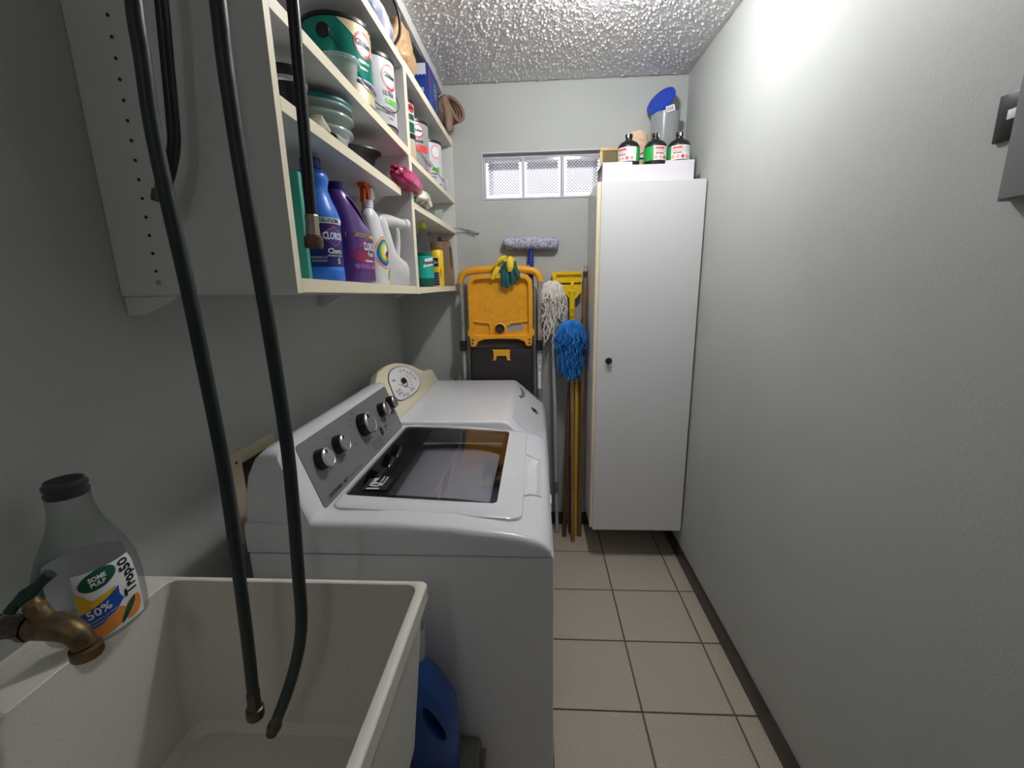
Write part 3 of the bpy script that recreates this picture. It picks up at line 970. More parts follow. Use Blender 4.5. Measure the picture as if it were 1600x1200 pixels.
# juice bottle on the ledge
jb = thing('juice_bottle', 'empty clear juice bottle with orange label behind the brass spigot', 'bottle', (-.694, .566, .9155), 0)
jp = Prof([(0, .030, .030, 0, 0, 2.6), (.0, .050, .050, 0, 0, 2.6), (.006, .056, .056, 0, 0, 2.6), (.03, .059, .059, 0, 0, 2.4), (.075, .060, .060, 0, 0, 2.3), (.105, .058, .058, 0, 0, 2.2),
          (.130, .052, .052, 0, 0, 2), (.150, .043, .043, 0, 0, 2), (.170, .034, .034, 0, 0, 2), (.190, .028, .028, 0, 0, 2), (.210, .0255, .0255, 0, 0, 2), (.222, .0255, .0255, 0, 0, 2)])
b = B(); jp.body(b, 40); b.out('bottle_body', CLEARB, jb, ang=50)
b = B(); b.lathe([(.0250, .2225), (.0262, .225), (.0262, .229), (.0245, .231), (.0245, .235), (.0262, .236), (.0262, .240), (.024, .242), (.023, .246), (.021, .246), (.021, .2225)], 28)
b.out('neck_thread', clear('neck_smoke', (.5, .5, .5, 1), rgb(96, 96, 98), .4, .2), jb)
jt = radians(-27)
jp.label(radians(85), radians(195), .014, .110, -.0010, 20, 12).out('back_label', mat('back_label', rgb(196, 196, 202), .6), jb)
lab = jp.label(jt - .56, jt + .74, .012, .118, .0008, 26, 16)
lab.out('label', WPRINT, jb)
def blob(P, pts, off, m, root, name):
    """print shape given as (u,v) polygon wrapped on a bottle"""
    t0, z0, r = P[1], P[2], P[3]
    b = B()
    cx = sum(p[0] for p in pts) / len(pts); cy = sum(p[1] for p in pts) / len(pts)
    f = lambda u, v: P[0].surf(t0 + u / r, z0 + v, off)
    n = len(pts)
    K = 5
    rings = []
    for k in range(K + 1):
        s = k / K
        rings.append([b.v(f(cx + (p[0] - cx) * s, cy + (p[1] - cy) * s)) for p in pts] if k else [b.v(f(cx, cy))])
    for i in range(n):
        b.face((rings[0][0], rings[1][i], rings[1][(i + 1) % n]))
    for k in range(1, K):
        for i in range(n):
            b.face((rings[k][i], rings[k][(i + 1) % n], rings[k + 1][(i + 1) % n], rings[k + 1][i]))
    return b.out(name, m, root, ang=60)
def dens(pts, m=5):
    o = []
    for i in range(len(pts)):
        a, c = pts[i], pts[(i + 1) % len(pts)]
        for k in range(m):
            o.append((a[0] + (c[0] - a[0]) * k / m, a[1] + (c[1] - a[1]) * k / m))
    return o
def ell(cx, cy, rx, ry, n=28, rot=0.0):
    return [(cx + rx * cos(t) * cos(rot) - ry * sin(t) * sin(rot), cy + rx * cos(t) * sin(rot) + ry * sin(t) * cos(rot)) for t in (2 * pi * k / n for k in range(n))]
JP = (jp, jt, 0.0, .060)
def jl_(L, k=.60, d=.0):
    return [(max(-.033, u * k + d), v) for u, v in L]
blob(JP, jl_(ell(.000, .104, .040, .014, 30, .12), .6, -.004), .0014, DKGREEN, jb, 'label_flash')
text('SOME', .0085, wrap(jp, jt - .07, .107, .06, .002), WPRINT, jb, .0003, rot=.1)
text('PULP', .0085, wrap(jp, jt - .07, .099, .06, .002), WPRINT, jb, .0003, rot=.1)
blob(JP, jl_(dens([(-.058, .094), (-.050, .090), (-.036, .074), (-.010, .078), (.022, .084), (.026, .062), (-.012, .050), (-.058, .052)]), .62), .0013, mat('juice_yellow_print', rgb(236, 190, 40), .45), jb, 'label_glass')
blob(JP, jl_(ell(-.006, .032, .042, .018, 30, .1), .6, .001), .0013, OPRINT, jb, 'label_orange')
blob(JP, ell(.030, .034, .010, .017, 24, -.25), .0014, OPRINT, jb, 'label_orange')
blob(JP, ell(.0235, .034, .004, .018, 20, -.5), .0018, DKGREEN, jb, 'label_leaf')
blob(JP, jl_(dens([(-.056, .058), (-.030, .063), (.000, .071), (.028, .082), (.027, .068), (.034, .058), (.014, .045), (-.020, .034), (-.052, .029), (-.050, .044)]), .62), .0021, BPRINT, jb, 'label_banner')
text('50%', .0185, wrap(jp, jt - .17, .057, .06, .0027), WPRINT, jb, .0004, rot=.22)
text('LESS SUGAR & CALORIES', .0036, wrap(jp, jt - .14, .0455, .06, .0027), WPRINT, jb, 0, rot=.22)
text('NO ARTIFICIAL SWEETENER', .0033, wrap(jp, jt - .13, .0400, .06, .0027), WPRINT, jb, 0, rot=.22)
text('Trop50', .0195, wrap(jp, jt + .52, .086, .06, .0016), KPRINT, jb, .0006, rot=pi / 2)

# ------------------------------------------------------------------ hoses looped over a ceiling hook (their four ends hang in view)
def at(px, py, Y):
    d = _r * (px - 800) / 692.96 - _u * (py - 600) / 692.96 + _f
    return Vector((0, 0, 1.43)) + d * (Y / d.y)
hk = thing('ceiling_hook', 'white ceiling hook carrying the looped hoses above the sink', 'hook', (-.43, .64, H))
b = B(); b.lathe([(.03, -.0005), (.03, -.006), (.012, -.012)], 20); b.out('plate', WHITEP, hk)
b = B(); b.tube([(0, 0, -.01), (0, 0, -.09), (0, .03, -.13), (0, .085, -.15), (0, .14, -.13), (0, .16, -.09)], .006, 10); b.out('arm', WHITEP, hk)
G1 = [(-.4645, .575, 1.755), (-.4660, .575, 1.700), (-.4690, .575, 1.625), (-.4655, .575, 1.530), (-.4600, .575, 1.432), (-.4555, .575, 1.284), (-.4535, .575, 1.167), (-.4590, .575, 1.000), (-.4640, .575, .882), (-.4720, .575, .752)]
G2 = [(-.370, .585, 1.758), (-.372, .585, 1.693), (-.371, .585, 1.588), (-.366, .585, 1.454), (-.362, .585, 1.326), (-.361, .585, 1.183), (-.370, .585, 1.014), (-.379, .585, .898), (-.408, .585, .800), (-.449, .585, .706)]
gh = thing('garden_hose', 'dark green garden hose looped so both ends hang into the sink', 'hose', (0, 0, 0))
loop = [(-.372, .592, 1.92), (-.395, .62, 2.10), (-.425, .655, 2.262), (-.455, .63, 2.10), (-.467, .595, 1.92)]
b = B(); b.tube(G2[::-1] + loop + G1, .0092, 14, 6)
b.out('tube', HOSEG, gh, ang=60)
def fitting(p, d, r, m, root, name, male=False):
    q = Vector((0, 0, 1)).rotation_difference(Vector(d).normalized()).to_matrix().to_4x4()
    Mx = Matrix.Translation(p) @ q
    b = B()
    if male:
        b.lathe([(r * 1.02, -.03), (r * 1.02, 0), (r * 1.25, .002), (r * 1.25, .010), (r * 1.05, .012), (r * 1.05, .022), (r * .8, .022), (r * .8, .0)], 16, M=Mx)
    else:
        fb_ = B(); fb_.lathe([(r * 1.05, -.032), (r * 1.14, -.030), (r * 1.10, -.016), (r * 1.16, -.006), (r * 1.2, -.0005)], 8, M=Mx); fb_.out('ferrule', FERR if m is BRASS else m, root, ang=20)
        b.lathe([(r * 1.1, 0), (r * 1.45, .002), (r * 1.5, .006), (r * 1.5, .017), (r * 1.4, .020), (r * 1.1, .020), (r * 1.0, .004), (0, .004)], 18, M=Mx)
    b.out(name, m, root)
fitting(G1[-1], (-.06, 0, -1), .0092, PIPE, gh, 'coupling')
fitting(G2[-1], (-.4, 0, -.9), .0092, PIPE, gh, 'coupling', True)
B1 = [(-.547, .73, 1.844), (-.558, .735, 1.762), (-.5665, .737, 1.684), (-.572, .737, 1.65), (-.588, .737, 1.61), (-.603, .737, 1.588)]
B2 = [(-.355, .74, 1.841), (-.357, .74, 1.758), (-.359, .74, 1.671), (-.362, .74, 1.578), (-.3635, .74, 1.512)]
bh = thing('black_hose', 'black hose with brass ends hanging against the drilled shelf panel', 'hose', (0, 0, 0))
loop = [(-.357, .742, 1.98), (-.39, .735, 2.14), (-.445, .728, 2.255), (-.505, .730, 2.14), (-.54, .732, 1.98)]
b = B(); b.tube(B2[::-1] + loop + B1, .0090, 14, 6)
b.out('tube', HOSEB, bh, ang=60)
fitting(B1[-1], (-.3, 0, -.95), .0094, BRASS, bh, 'coupling')
fitting(B2[-1], (-.03, 0, -1), .0098, BRASS, bh, 'coupling')

# ------------------------------------------------------------------ blue detergent jug in the gap between sink and washer
tb = thing('storage_tub', 'grey lidded tub on the floor in the gap between sink and washer', 'tub', (-.245, .764, 0))
b = B(); b.loft([rr3(-.09, .09, -.05, .05, .012, .0), rr3(-.105, .105, -.06, .06, .012, .37)]); b.out('tub', GREYTUB, tb)
b = B(); b.loft([rr3(-.110, .110, -.065, .065, .014, .372), rr3(-.110, .110, -.065, .065, .014, .388), rr3(-.104, .104, -.06, .06, .014, .392)]); b.out('lid', GREYTUB, tb)
for y in (-.03, .03):
    b = B(); b.box(.108, .122, y - .012, y + .012, .345, .389, bev=.003); b.out('clip', GREYTUB, tb)
dj = thing('detergent_jug', 'blue detergent jug with clear cap standing between the sink and the washer', 'jug', (-.250, .765, .393))
jpf = Prof([(0, .068, .040, 0, 0, 3), (.006, .074, .045, 0, 0, 3), (.10, .076, .046, 0, 0, 3), (.17, .072, .046, .0, 0, 2.8), (.215, .058, .043, -.008, 0, 2.5), (.245, .042, .038, -.012, 0, 2.2), (.262, .030, .030, -.014, 0, 2), (.285, .026, .026, -.014, 0, 2)])
b = B(); jpf.body(b, 36)
o = b.out('jug_body', DETB, dj, ang=50)
c = B(); c.tube([(.048, -.08, .185), (.048, .08, .185)], .001, 12, 1)
for v in c.bm.verts:
    dx, dz = v.co.x - .048, v.co.z - .185
    L = max(1e-6, sqrt(dx * dx + dz * dz)); ux, uz = dx / L, dz / L
    v.co.x = .034 + ux * .014 - uz * .018; v.co.z = .155 + uz * .044
cut(o, c)
b = B(); b.lathe([(.0285, .286), (.0285, .292), (.0275, .292), (.030, .350), (.0285, .350), (.026, .296), (0, .295)], 28, (-.014, 0, 0)); b.out('cap', CAPCL, dj)
b = jpf.label(radians(-140), radians(-95), .055, .100, .0008, 16, 6); b.out('label', DARKRED, dj)
b = jpf.label(radians(-80), radians(-62), .012, .045, .0008, 8, 4); b.out('label', DARKRED, dj)

# ------------------------------------------------------------------ bottom shelf of the near unit
def zn(y):
    return 1.4365 - .026 * (y - 1.1975)
b = B(); b.box(-.64, -.455, .892, .905, zn(.9), zn(.9) + .203, bev=.001)
tag(b.out('foam_board', TEALB), 'flat teal green board standing on edge beside the drilled end panel', 'board')

bb = thing('bleach_bottle', 'blue bleach bottle with navy label, nearest on the bottom shelf', 'bottle', (-.497, 1.035, zn(1.035) + .0008))
bp = Prof([(0, .046, .046), (.004, .050, .050), (.030, .050, .050), (.032, .0488, .0488), (.125, .0488, .0488), (.127, .0505, .0505), (.142, .0500, .0500), (.158, .045, .045), (.180, .036, .036), (.198, .0305, .0305), (.206, .0305, .0305), (.218, .034, .034), (.226, .034, .034), (.236, .029, .029), (.240, .022, .022), (.243, .019, .019)])
bp = Prof([(z * 1.0, rx, ry, 0, 0, 2) for z, rx, ry, *_ in bp.rows])
b = B(); bp.body(b, 40); b.out('bottle_body', BLUEB, bb, ang=50)
B().lathe([(.021, .2435), (.0215, .247), (.0215, .262), (.019, .265), (0, .265)], 24).out('cap', DNAVY, bb)
bt = radians(-42)
bp.label(bt - 1.5, bt + 1.5, .033, .1245, .0007, 40, 4).out('label', NAVYL, bb)
bp.label(bt - 1.5, bt + 1.5, .1245, .137, .0009, 40, 2).out('label_band', WPRINT, bb)
BP = (bp, bt, 0, .049)
text('SOLUCI\u00d3N', .0105, wrap(bp, bt + .12, .131, .05, .0014), KPRINT, bb, .0003)
blob(BP, dens([(-.019, .098), (.017, .121), (.053, .098), (.017, .075)]), .0012, REDP, bb, 'diamond')
blob(BP, dens([(-.015, .098), (.017, .118), (.049, .098), (.017, .078)]), .0016, mat('diamond_blue', rgb(48, 54, 150), .35), bb, 'diamond_centre')
text('CLOROX', .021, wrap(bp, bt + .34, .098, .05, .0021), WPRINT, bb, .0007, sx=.62)
text('Cloro', .016, wrap(bp, bt + .34, .066, .05, .0014), WPRINT, bb, .0004)
text('M\u00c1XIMA FUERZA', .0055, wrap(bp, bt + .34, .056, .05, .0014), WPRINT, bb)
text('DESINFECTA', .006, wrap(bp, bt - .42, .052, .05, .0014), WPRINT, bb)
text('BLANQUEA', .006, wrap(bp, bt - .42, .045, .05, .0014), WPRINT, bb)
text('5', .016, wrap(bp, bt + .50, .044, .05, .0014), WPRINT, bb, .0005)
b = B(); b = bp.label(bt - .62, bt - .50, .078, .084, .0012, 4, 2); b.out('label_mark', WPRINT, bb)

pb = thing('bleach_jug', 'purple bleach jug with built-in handle, right of the blue bottle', 'bottle', (-.487, 1.183, zn(1.183) + .0015))
pq = Prof([(0, .044, .074, 0, 0, 3.2), (.005, .049, .079, 0, 0, 3.2), (.03, .050, .080, 0, 0, 3), (.118, .050, .080, 0, 0, 3), (.128, .049, .077, 0, -.003, 2.8), (.150, .045, .064, 0, -.016, 2.6), (.175, .040, .053, 0, -.028, 2.4), (.196, .034, .043, 0, -.037, 2.2), (.212, .026, .033, 0, -.044, 2), (.220, .019, .021, 0, -.050, 2)])
b = B(); pq.body(b, 44)
o = b.out('jug_body', PURP, pb, ang=50)
c = B()
rings = []
for x in (-.08, .08):
    rings.append([Vector((x, -.026 + .038 * cos(t) * .94 + .0075 * sin(t) * .45, .174 - .040 * cos(t) * .75 + .0115 * sin(t) * .8)) for t in (2 * pi * k / 20 for k in range(20))])
c.loft(rings)
cut(o, c)
B().lathe([(.0195, .2205), (.020, .223), (.020, .236), (.018, .238), (0, .238)], 22, (0, -.050, 0)).out('cap', DNAVY, pb)
fp = lambda y, z, off=.0012: pq.surf(0, z, off)
def pside(y, z, off):        # front (+x) surface point at offset y along the jug
    _, rx, ry, cx, cy, e = pq.at(z)
    k = min(.999, abs(y - cy) / ry)
    return Vector((cx + rx * (1 - k ** e) ** (1 / e) + off, y, z))
def pp2(y0, z0, off=.0011):
    return lambda u, v: pside(y0 + u, z0 + v, off)
def pflat(pts, off, m, name, root=pb):
    b = B(); n = len(pts); cx = sum(p[0] for p in pts) / n; cy = sum(p[1] for p in pts) / n
    R = [[b.v(pside(cx + (p[0] - cx) * s, cy + (p[1] - cy) * s, off)) for p in pts] for s in (1, .75, .5, .25)]
    ce = b.v(pside(cx, cy, off))
    for a, c2 in zip(R, R[1:]):
        for i in range(n):
            b.face((a[i], a[(i + 1) % n], c2[(i + 1) % n], c2[i]))
    for i in range(n):
        b.face((R[-1][i], R[-1][(i + 1) % n], ce))
    return b.out(name, m, root, ang=60)
pflat(dens([(-.077, .032), (.077, .032), (.077, .112), (-.077, .112)], 10), .0006, PURPL, 'label')
pflat(dens([(-.077, .1125), (.076, .1125), (.073, .121), (-.077, .121)], 10), .0008, mat('gold_band', rgb(206, 196, 90), .4), 'label_band')
pflat(dens([(-.077, .078), (-.020, .078), (.014, .064), (-.004, .048), (-.04, .044), (-.076, .064)], 6), .0010, MAROON, 'label_shade')
pflat(dens([(-.052, .090), (.000, .112), (.054, .090), (.000, .066)], 6), .0012, REDP, 'diamond')
pflat(dens([(-.047, .090), (.000, .1095), (.049, .090), (.000, .069)], 6), .0016, NAVYL, 'diamond_centre')
text('CUIDADO EXPERTO', .0078, pp2(-.024, .1168, .0014), KPRINT, pb, .0003)
text('CLOROX', .026, pp2(.004, .090, .002), WPRINT, pb, .0009, sx=.68)
text('Ropa', .017, pp2(.006, .0725, .002), WPRINT, pb, .0003, shear=.2)
text('Quitamanchas', .0085, pp2(-.004, .0555, .0012), WPRINT, pb, .0003)
text('4-1', .020, pp2(.026, .041, .0012), OPRINT, pb, .0006)
for y in (-.06, -.042, -.024, -.006):
    pflat(ell(y, .041, .0085, .0065, 16), .0010, mat('icon_lilac', rgb(140, 90, 170), .4), 'label_icon')

# spray bottle with red trigger behind the jug
rb = thing('spray_bottle', 'spray bottle with dark red trigger, at the back behind the purple jug', 'bottle', (-.60, 1.40, zn(1.40) + .0008))
b = B(); Prof([(0, .032, .032), (.004, .035, .035), (.13, .035, .035), (.18, .022, .022), (.205, .014, .014)]).body(b, 26); b.out('bottle_body', BEIGE, rb)
b = B(); b.lathe([(.016, .2052), (.016, .222), (.012, .225)], 18); b.out('collar', BEIGE, rb)
b = B(); b.prism([(.012, -.012, .2255), (.012, -.05, .238), (.012, -.05, .258), (.012, .02, .262), (.012, .03, .2255)], (-.024, 0, 0)); b.bevel(.003); b.out('trigger_head', DARKRED, rb)

# stain remover spray
sb = thing('spray_bottle', 'white stain remover spray bottle with bright orange trigger', 'bottle', (-.482, 1.352, zn(1.352) + .0008))
sp = Prof([(0, .030, .052, 0, 0, 2.4), (.005, .033, .056, 0, 0, 2.4), (.04, .034, .057, 0, 0, 2.3), (.10, .034, .055, 0, -.002, 2.3), (.14, .031, .048, 0, -.008, 2.2), (.165, .028, .043, 0, -.014, 2.2), (.188, .026, .040, 0, -.018, 2.1), (.200, .022, .032, 0, -.022, 2), (.208, .017, .020, 0, -.026, 2), (.214, .0155, .0155, 0, -.028, 2)])
b = B(); sp.body(b, 36); b.out('bottle_body', WHITEP, sb, ang=50)
b = B(); b.lathe([(.0165, .2145), (.0165, .219), (.0158, .220), (.0165, .221), (.0165, .226), (.0158, .227), (.0165, .228), (.0165, .234), (.013, .236)], 22, (0, -.028, 0)); b.out('collar', WHITEP, sb)
b = B(); b.prism([(.011, -.048, .262), (.011, -.062, .268), (.011, -.066, .285), (.011, -.01, .287), (.011, .006, .268), (.011, -.010, .2365), (.011, -.040, .2365)], (-.022, 0, 0)); b.bevel(.003); th = b.out('trigger_head', ORANGE, sb)
b = B(); b.prism([(.0125, -.030, .2368), (.0125, -.028, .266), (.0125, -.012, .272), (.0125, .008, .262), (.0125, .006, .245), (.0125, -.012, .2368)], (-.025, 0, 0)); b.bevel(.004); b.out('trigger_shroud', WHITEP, th)
b = B(); b.prism([(.006, -.046, .262), (.006, -.060, .262), (.006, -.064, .225), (.006, -.056, .223), (.006, -.050, .24)], (-.012, 0, 0)); b.bevel(.002); b.out('trigger_lever', ORANGE, sb)
def sside(y, z, off):
    _, rx, ry, cx, cy, e = sp.at(z)
    k = min(.999, abs(y - cy) / ry)
    return Vector((cx + rx * (1 - k ** e) ** (1 / e) + off, y, z))
def sflat(pts, off, m, name):
    b = B(); n = len(pts); cx = sum(p[0] for p in pts) / n; cy = sum(p[1] for p in pts) / n
    R = [[b.v(sside(cx + (p[0] - cx) * s, cy + (p[1] - cy) * s, off)) for p in pts] for s in (1, .75, .5, .25)]
    ce = b.v(sside(cx, cy, off))
    for a, c2 in zip(R, R[1:]):
        for i in range(n):
            b.face((a[i], a[(i + 1) % n], c2[(i + 1) % n], c2[i]))
    for i in range(n):
        b.face((R[-1][i], R[-1][(i + 1) % n], ce))
    return b.out(name, m, sb, ang=60)
for (rx, ry, m, off, cx, cz) in ((.049, .046, OPRINT, .0008, -.006, .092), (.044, .041, WPRINT, .0011, -.006, .092), (.041, .038, BPRINT, .0014, -.008, .092), (.031, .029, GPRINT, .0017, -.009, .094), (.024, .022, YPRINT, .0020, -.009, .095), (.015, .014, WPRINT, .0023, -.006, .096)):
    sflat(ell(cx, cz, rx, ry, 32, .6), off, m, 'swirl')
sflat(dens([(-.010, .068), (.038, .098), (.042, .122), (.030, .118), (-.002, .088)], 6), .0026, REDP, 'label_flash')
text('Shout', .022, lambda u, v: sside(.012 + u, .098 + v, .0031), KPRINT, sb, .0008, rot=.75)
text('ADVANCED', .008, lambda u, v: sside(.020 + u, .082 + v, .0031), WPRINT, sb, .0002, rot=.55)
sflat(dens([(.004, .014), (.054, .016), (.050, .052), (.018, .044)], 6), .0026, YPRINT, 'label_flash')
text('GRASA', .0085, lambda u, v: sside(.032 + u, .041 + v, .0031), KPRINT, sb, .0002)
text('COMIDA', .0085, lambda u, v: sside(.033 + u, .031 + v, .0031), KPRINT, sb, .0002)
text('SANGRE', .0065, lambda u, v: sside(.033 + u, .022 + v, .0031), KPRINT, sb, .0001)

# milky jug, spout to the right
mj = thing('milky_jug', 'milky white jug with loop handle and sideways cap beside the divider', 'jug', (-.484, 1.504, zn(1.504) + .0016), radians(-30))
b = B()
Prof([(0, .034, .062, 0, -.004, 3), (.004, .038, .067, 0, -.004, 3), (.055, .039, .068, 0, -.004, 3), (.075, .038, .064, 0, -.008, 2.6), (.090, .037, .052, 0, -.022, 2.3), (.102, .036, .045, 0, -.030, 2.2), (.150, .034, .038, 0, -.038, 2.1), (.190, .031, .032, 0, -.043, 2), (.215, .025, .025, 0, -.046, 2), (.228, .012, .012, 0, -.046, 2)]).body(b, 36)
b.tube([(0, -.046, .196), (0, -.01, .205), (0, .03, .203), (0, .066, .199)], [.024, .021, .018, .0165], 16, 5)
b.tube([(0, .028, .197), (0, .036, .175), (0, .036, .140), (0, .030, .105), (0, .022, .072)], [.010, .0095, .0095, .0100, .011], 12, 5)
b.out('jug_body', MILK, mj, ang=60)
b = B(); b.lathe([(.0165, 0), (.019, .002), (.019, .016), (.017, .018), (0, .018)], 24, M=Matrix.Translation((.0, .0665, .201)) @ Matrix.Rotation(radians(-90), 4, 'X')); b.out('cap', WHITEP, mj)

# far unit, bottom shelf (top 1.4222)
fb = thing('cleaner_bottle', 'clear bottle of green cleaner with a lime yellow cap', 'bottle', (-.476, 1.925, 1.423), 0)
q = Prof([(0, .034, .034), (.004, .039, .039), (.05, .039, .039), (.10, .038, .038), (.135, .037, .037), (.16, .030, .030), (.19, .023, .023), (.215, .016, .016), (.235, .0125, .0125)])
b = B(); q.body(b, 30); b.out('bottle_body', CLEARB, fb, ang=50)
b = B(); Prof([(.004, .036, .036), (.05, .0375, .0375), (.10, .0365, .0365), (.14, .034, .034)]).body(b, 28); b.out('cleaner', LIQG, fb)
B().lathe([(.016, .2352), (.0165, .238), (.0165, .257), (.0145, .259), (0, .259)], 20).out('cap', mat('lime_cap', rgb(206, 214, 70), .4), fb)
ft = radians(-66)
q.label(ft - 1.3, ft + 1.3, .035, .125, .0008, 26, 4).out('label', mat('aqua_label', rgb(30, 170, 150), .4), fb)
q.label(ft - 1.3, ft + 1.3, .006, .034, .0008, 26, 2).out('label_foot', DKGREEN, fb)
blob((q, ft, 0, .039), dens([(-.012, .078), (.034, .088), (.036, .120), (-.004, .112)], 5), .0013, WPRINT, fb, 'label_flash')
text('Fabuloso', .020, wrap(q, ft + .42, .099, .039, .0018), KPRINT, fb, .0007, rot=.15, sx=.7)
wd = thing('spray_can', 'yellow and blue lubricant spray can beside the green cleaner', 'can', (-.458, 2.098, 1.4235))
wp = Prof([(0, .027, .027), (.003, .0285, .0285), (.155, .0285, .0285), (.165, .022, .022)])
b = B(); wp.body(b, 28); b.out('can_body', mat('can_yellow', rgb(248, 204, 34), .3), wd)
B().lathe([(.0275, .1655), (.0275, .195), (.025, .198), (0, .198)], 24).out('cap', clear('brown_cap', (.5, .42, .34, 1), rgb(150, 124, 100), .6, .2), wd)
wt = radians(-100)
wp.label(wt - .5, wt + .62, .004, .062, .0006, 12, 3).out('label', NAVYL, wd)
wp.label(wt - .45, wt + .55, .088, .126, .0006, 12, 3).out('label_shield', NAVYL, wd)
text('WD-40', .019, wrap(wp, wt + .05, .106, .0285, .0012), YPRINT, wd, .0008)
text('LUBRICANT', .007, wrap(wp, wt + .92, .06, .0285, .0012), KPRINT, wd, .0002, rot=pi / 2)
for k in range(4):
    text('MULTI-USE', .006, wrap(wp, wt + .1, .052 - .012 * k, .0285, .0012), WPRINT, wd)
bj = thing('brown_jug', 'brown plastic jug with slanted handle at the end of the bottom shelf', 'jug', (-.478, 2.335, 1.4235))
b = B()
o2 = [(-.075, 0), (.060, 0), (.078, .03), (.078, .07), (.066, .13), (.046, .19), (.022, .216), (-.03, .222), (-.05, .215), (-.058, .18), (-.075, .12)]
b.prism([(-.040, y, z) for y, z in o2], (.080, 0, 0)); b.bevel(.010, 3, 25)
o = b.out('jug_body', BROWNJ, bj, ang=60)
c = B(); c.prism([(-.1, y, z) for y, z in smoothloop([(-.034, .185), (.006, .192), (.028, .170), (.044, .125), (.046, .088), (.034, .080), (-.024, .092), (-.032, .12)], 3)], (.2, 0, 0))
cut(o, c)
b = B(); b.lathe([(.017, .2222), (.017, .238), (.015, .240), (0, .240)], 20, (0, -.03, 0)); b.out('cap', BROWNJ, bj)
sbt = thing('small_bottle', 'small white bottle with black cap seen through the brown jug handle', 'bottle', (-.570, 2.385, 1.4235))
b = B(); Prof([(0, .022, .022), (.004, .024, .024), (.11, .024, .024), (.125, .014, .014)]).body(b, 20); b.out('bottle_body', WHITEP, sbt)
B().lathe([(.015, .1255), (.015, .155), (0, .156)], 18).out('cap', BLACK, sbt)

# ------------------------------------------------------------------ second shelf of the near unit
def za(y):
    return 1.736 - .02 * (y - 1.1395) + .0008
jr = thing('black_jar', 'small black jar with silver rim at the near end of the second shelf', 'jar', (-.474, .925, za(.925)))
B().lathe([(.030, 0), (.034, .004), (.036, .05), (.034, .060)], 28).out('jar_body', BLACK, jr)
b = B(); b.lathe([(.036, .0602), (.0375, .062), (.0375, .068), (.036, .070)], 28); b.out('rim', CHROME, jr)
B().lathe([(.035, .0702), (.0355, .085), (.032, .090), (0, .091)], 28).out('lid', BLACK, jr)
TX, TY = -.521, 1.132
def tub_shell(name, label, z, r0, r1, hh, m, rim=.006, group=None, cx=TX, cy=TY):
    t = thing(name, label, 'food container', (cx, cy, z), 0, group)
    b = B()
    b.lathe([(r0 * .4, 0), (r0, .001), (r0 + .004, .008), (r1, hh - .004), (r1 + rim, hh - .003), (r1 + rim + .001, hh - .006), (r1 + rim + .003, hh - .004), (r1 + rim + .002, hh), (r1 - .001, hh), (r0 + .002, .009), (r0 - .004, .003), (r0 * .4, .002)], 40)
    b.out('container', m, t, ang=45)
    return t
z = za(TY)
tub_shell('food_container', 'lowest clear container of the nested stack on the second shelf', z, .058, .076, .050, FROST)
tub_shell('food_container', 'middle clear container with wide rim in the nested stack', z + .0525, .060, .079, .026, FROST)
tub_shell('food_container', 'upper clear container right under the teal lid', z + .081, .060, .078, .018, FROST)
b = B(); b.lathe([(.03, .0), (.078, .0), (.082, .001), (.083, .004), (.082, .009), (.078, .011), (.07, .0085), (0, .0085)], 40)
o = b.out('container_lid', TEALLID, None, loc=(TX + .003, TY, z + .1))
tag(o, 'round teal lid topping the stack of clear containers', 'lid')
cl = thing('plastic_clip', 'small cream plastic clip lying at the front edge of the second shelf', 'clip', (-.448, 1.000, za(1.0)), .25)
b = B(); b.box(-.012, .012, -.045, .045, .018, .026, bev=.004); b.out('upper_arm', EDGE, cl)
b = B(); b.box(-.010, .010, -.040, .030, .000, .008, bev=.003); b.out('lower_arm', WHITEP, cl)
b = B(); b.tube([(0, .034, .004), (0, .046, .010), (0, .046, .018), (0, .036, .022)], .005, 10); b.out('spring', CHROME, cl)
ck = thing('bottle_stopper', 'clear ribbed plastic stopper lying beside the cream clip', 'stopper', (-.446, 1.072, za(1.07) + .012))
b = B(); b.lathe([(.008, -.022), (.012, -.018), (.012, .012), (.009, .016)], 16, M=Matrix.Rotation(radians(90), 4, 'X')); b.out('stopper_body', FROST, ck)
b = B(); b.lathe([(.0095, .0165), (.0095, .024), (0, .025)], 16, M=Matrix.Rotation(radians(90), 4, 'X')); b.out('tip', BLACK, ck)
bw = thing('black_bowl', 'glossy black bowl with flared rim on the second shelf', 'bowl', (-.523, 1.352, za(1.352)))
b = B(); b.lathe([(.02, 0), (.046, .0005), (.050, .004), (.063, .056), (.077, .064), (.081, .067), (.080, .070), (.062, .063), (.046, .008), (.02, .005)], 40)
b.out('bowl', BLACK, bw, ang=50)
def pouch(name, label, cat, m, loc, sx, sy, sz, seed, rz=0, e=2.6, crump=.16, group=None, ry=0.0):
    t = thing(name, label, cat, loc, rz, group)
    bm = bmesh.new()
    bmesh.ops.create_icosphere(bm, subdivisions=4, radius=1.0)
    for v in bm.verts:
        p = v.co.copy()
        q = Vector([math.copysign(abs(c) ** (2 / e), c) for c in p])
        n1 = noise.noise(p * 1.7 + Vector((seed, 0, 0))) * crump + noise.noise(p * 4.5 + Vector((0, seed, 0))) * crump * .5 + abs(noise.noise(p * 9 + Vector((0, 0, seed)))) * crump * .3
        q *= 1 + n1
        v.co = Vector((q.x * sx, q.y * sy, q.z * sz))
    M0 = Matrix.Rotation(ry, 4, 'X')
    bm.transform(M0)
    zmin = min(v.co.z for v in bm.verts)
    for v in bm.verts:
        v.co.z = max(0.0, v.co.z - zmin - sz * .06)
    b = B(); b.merge(bm)
    b.out('bag', m, t, ang=70)
    return t
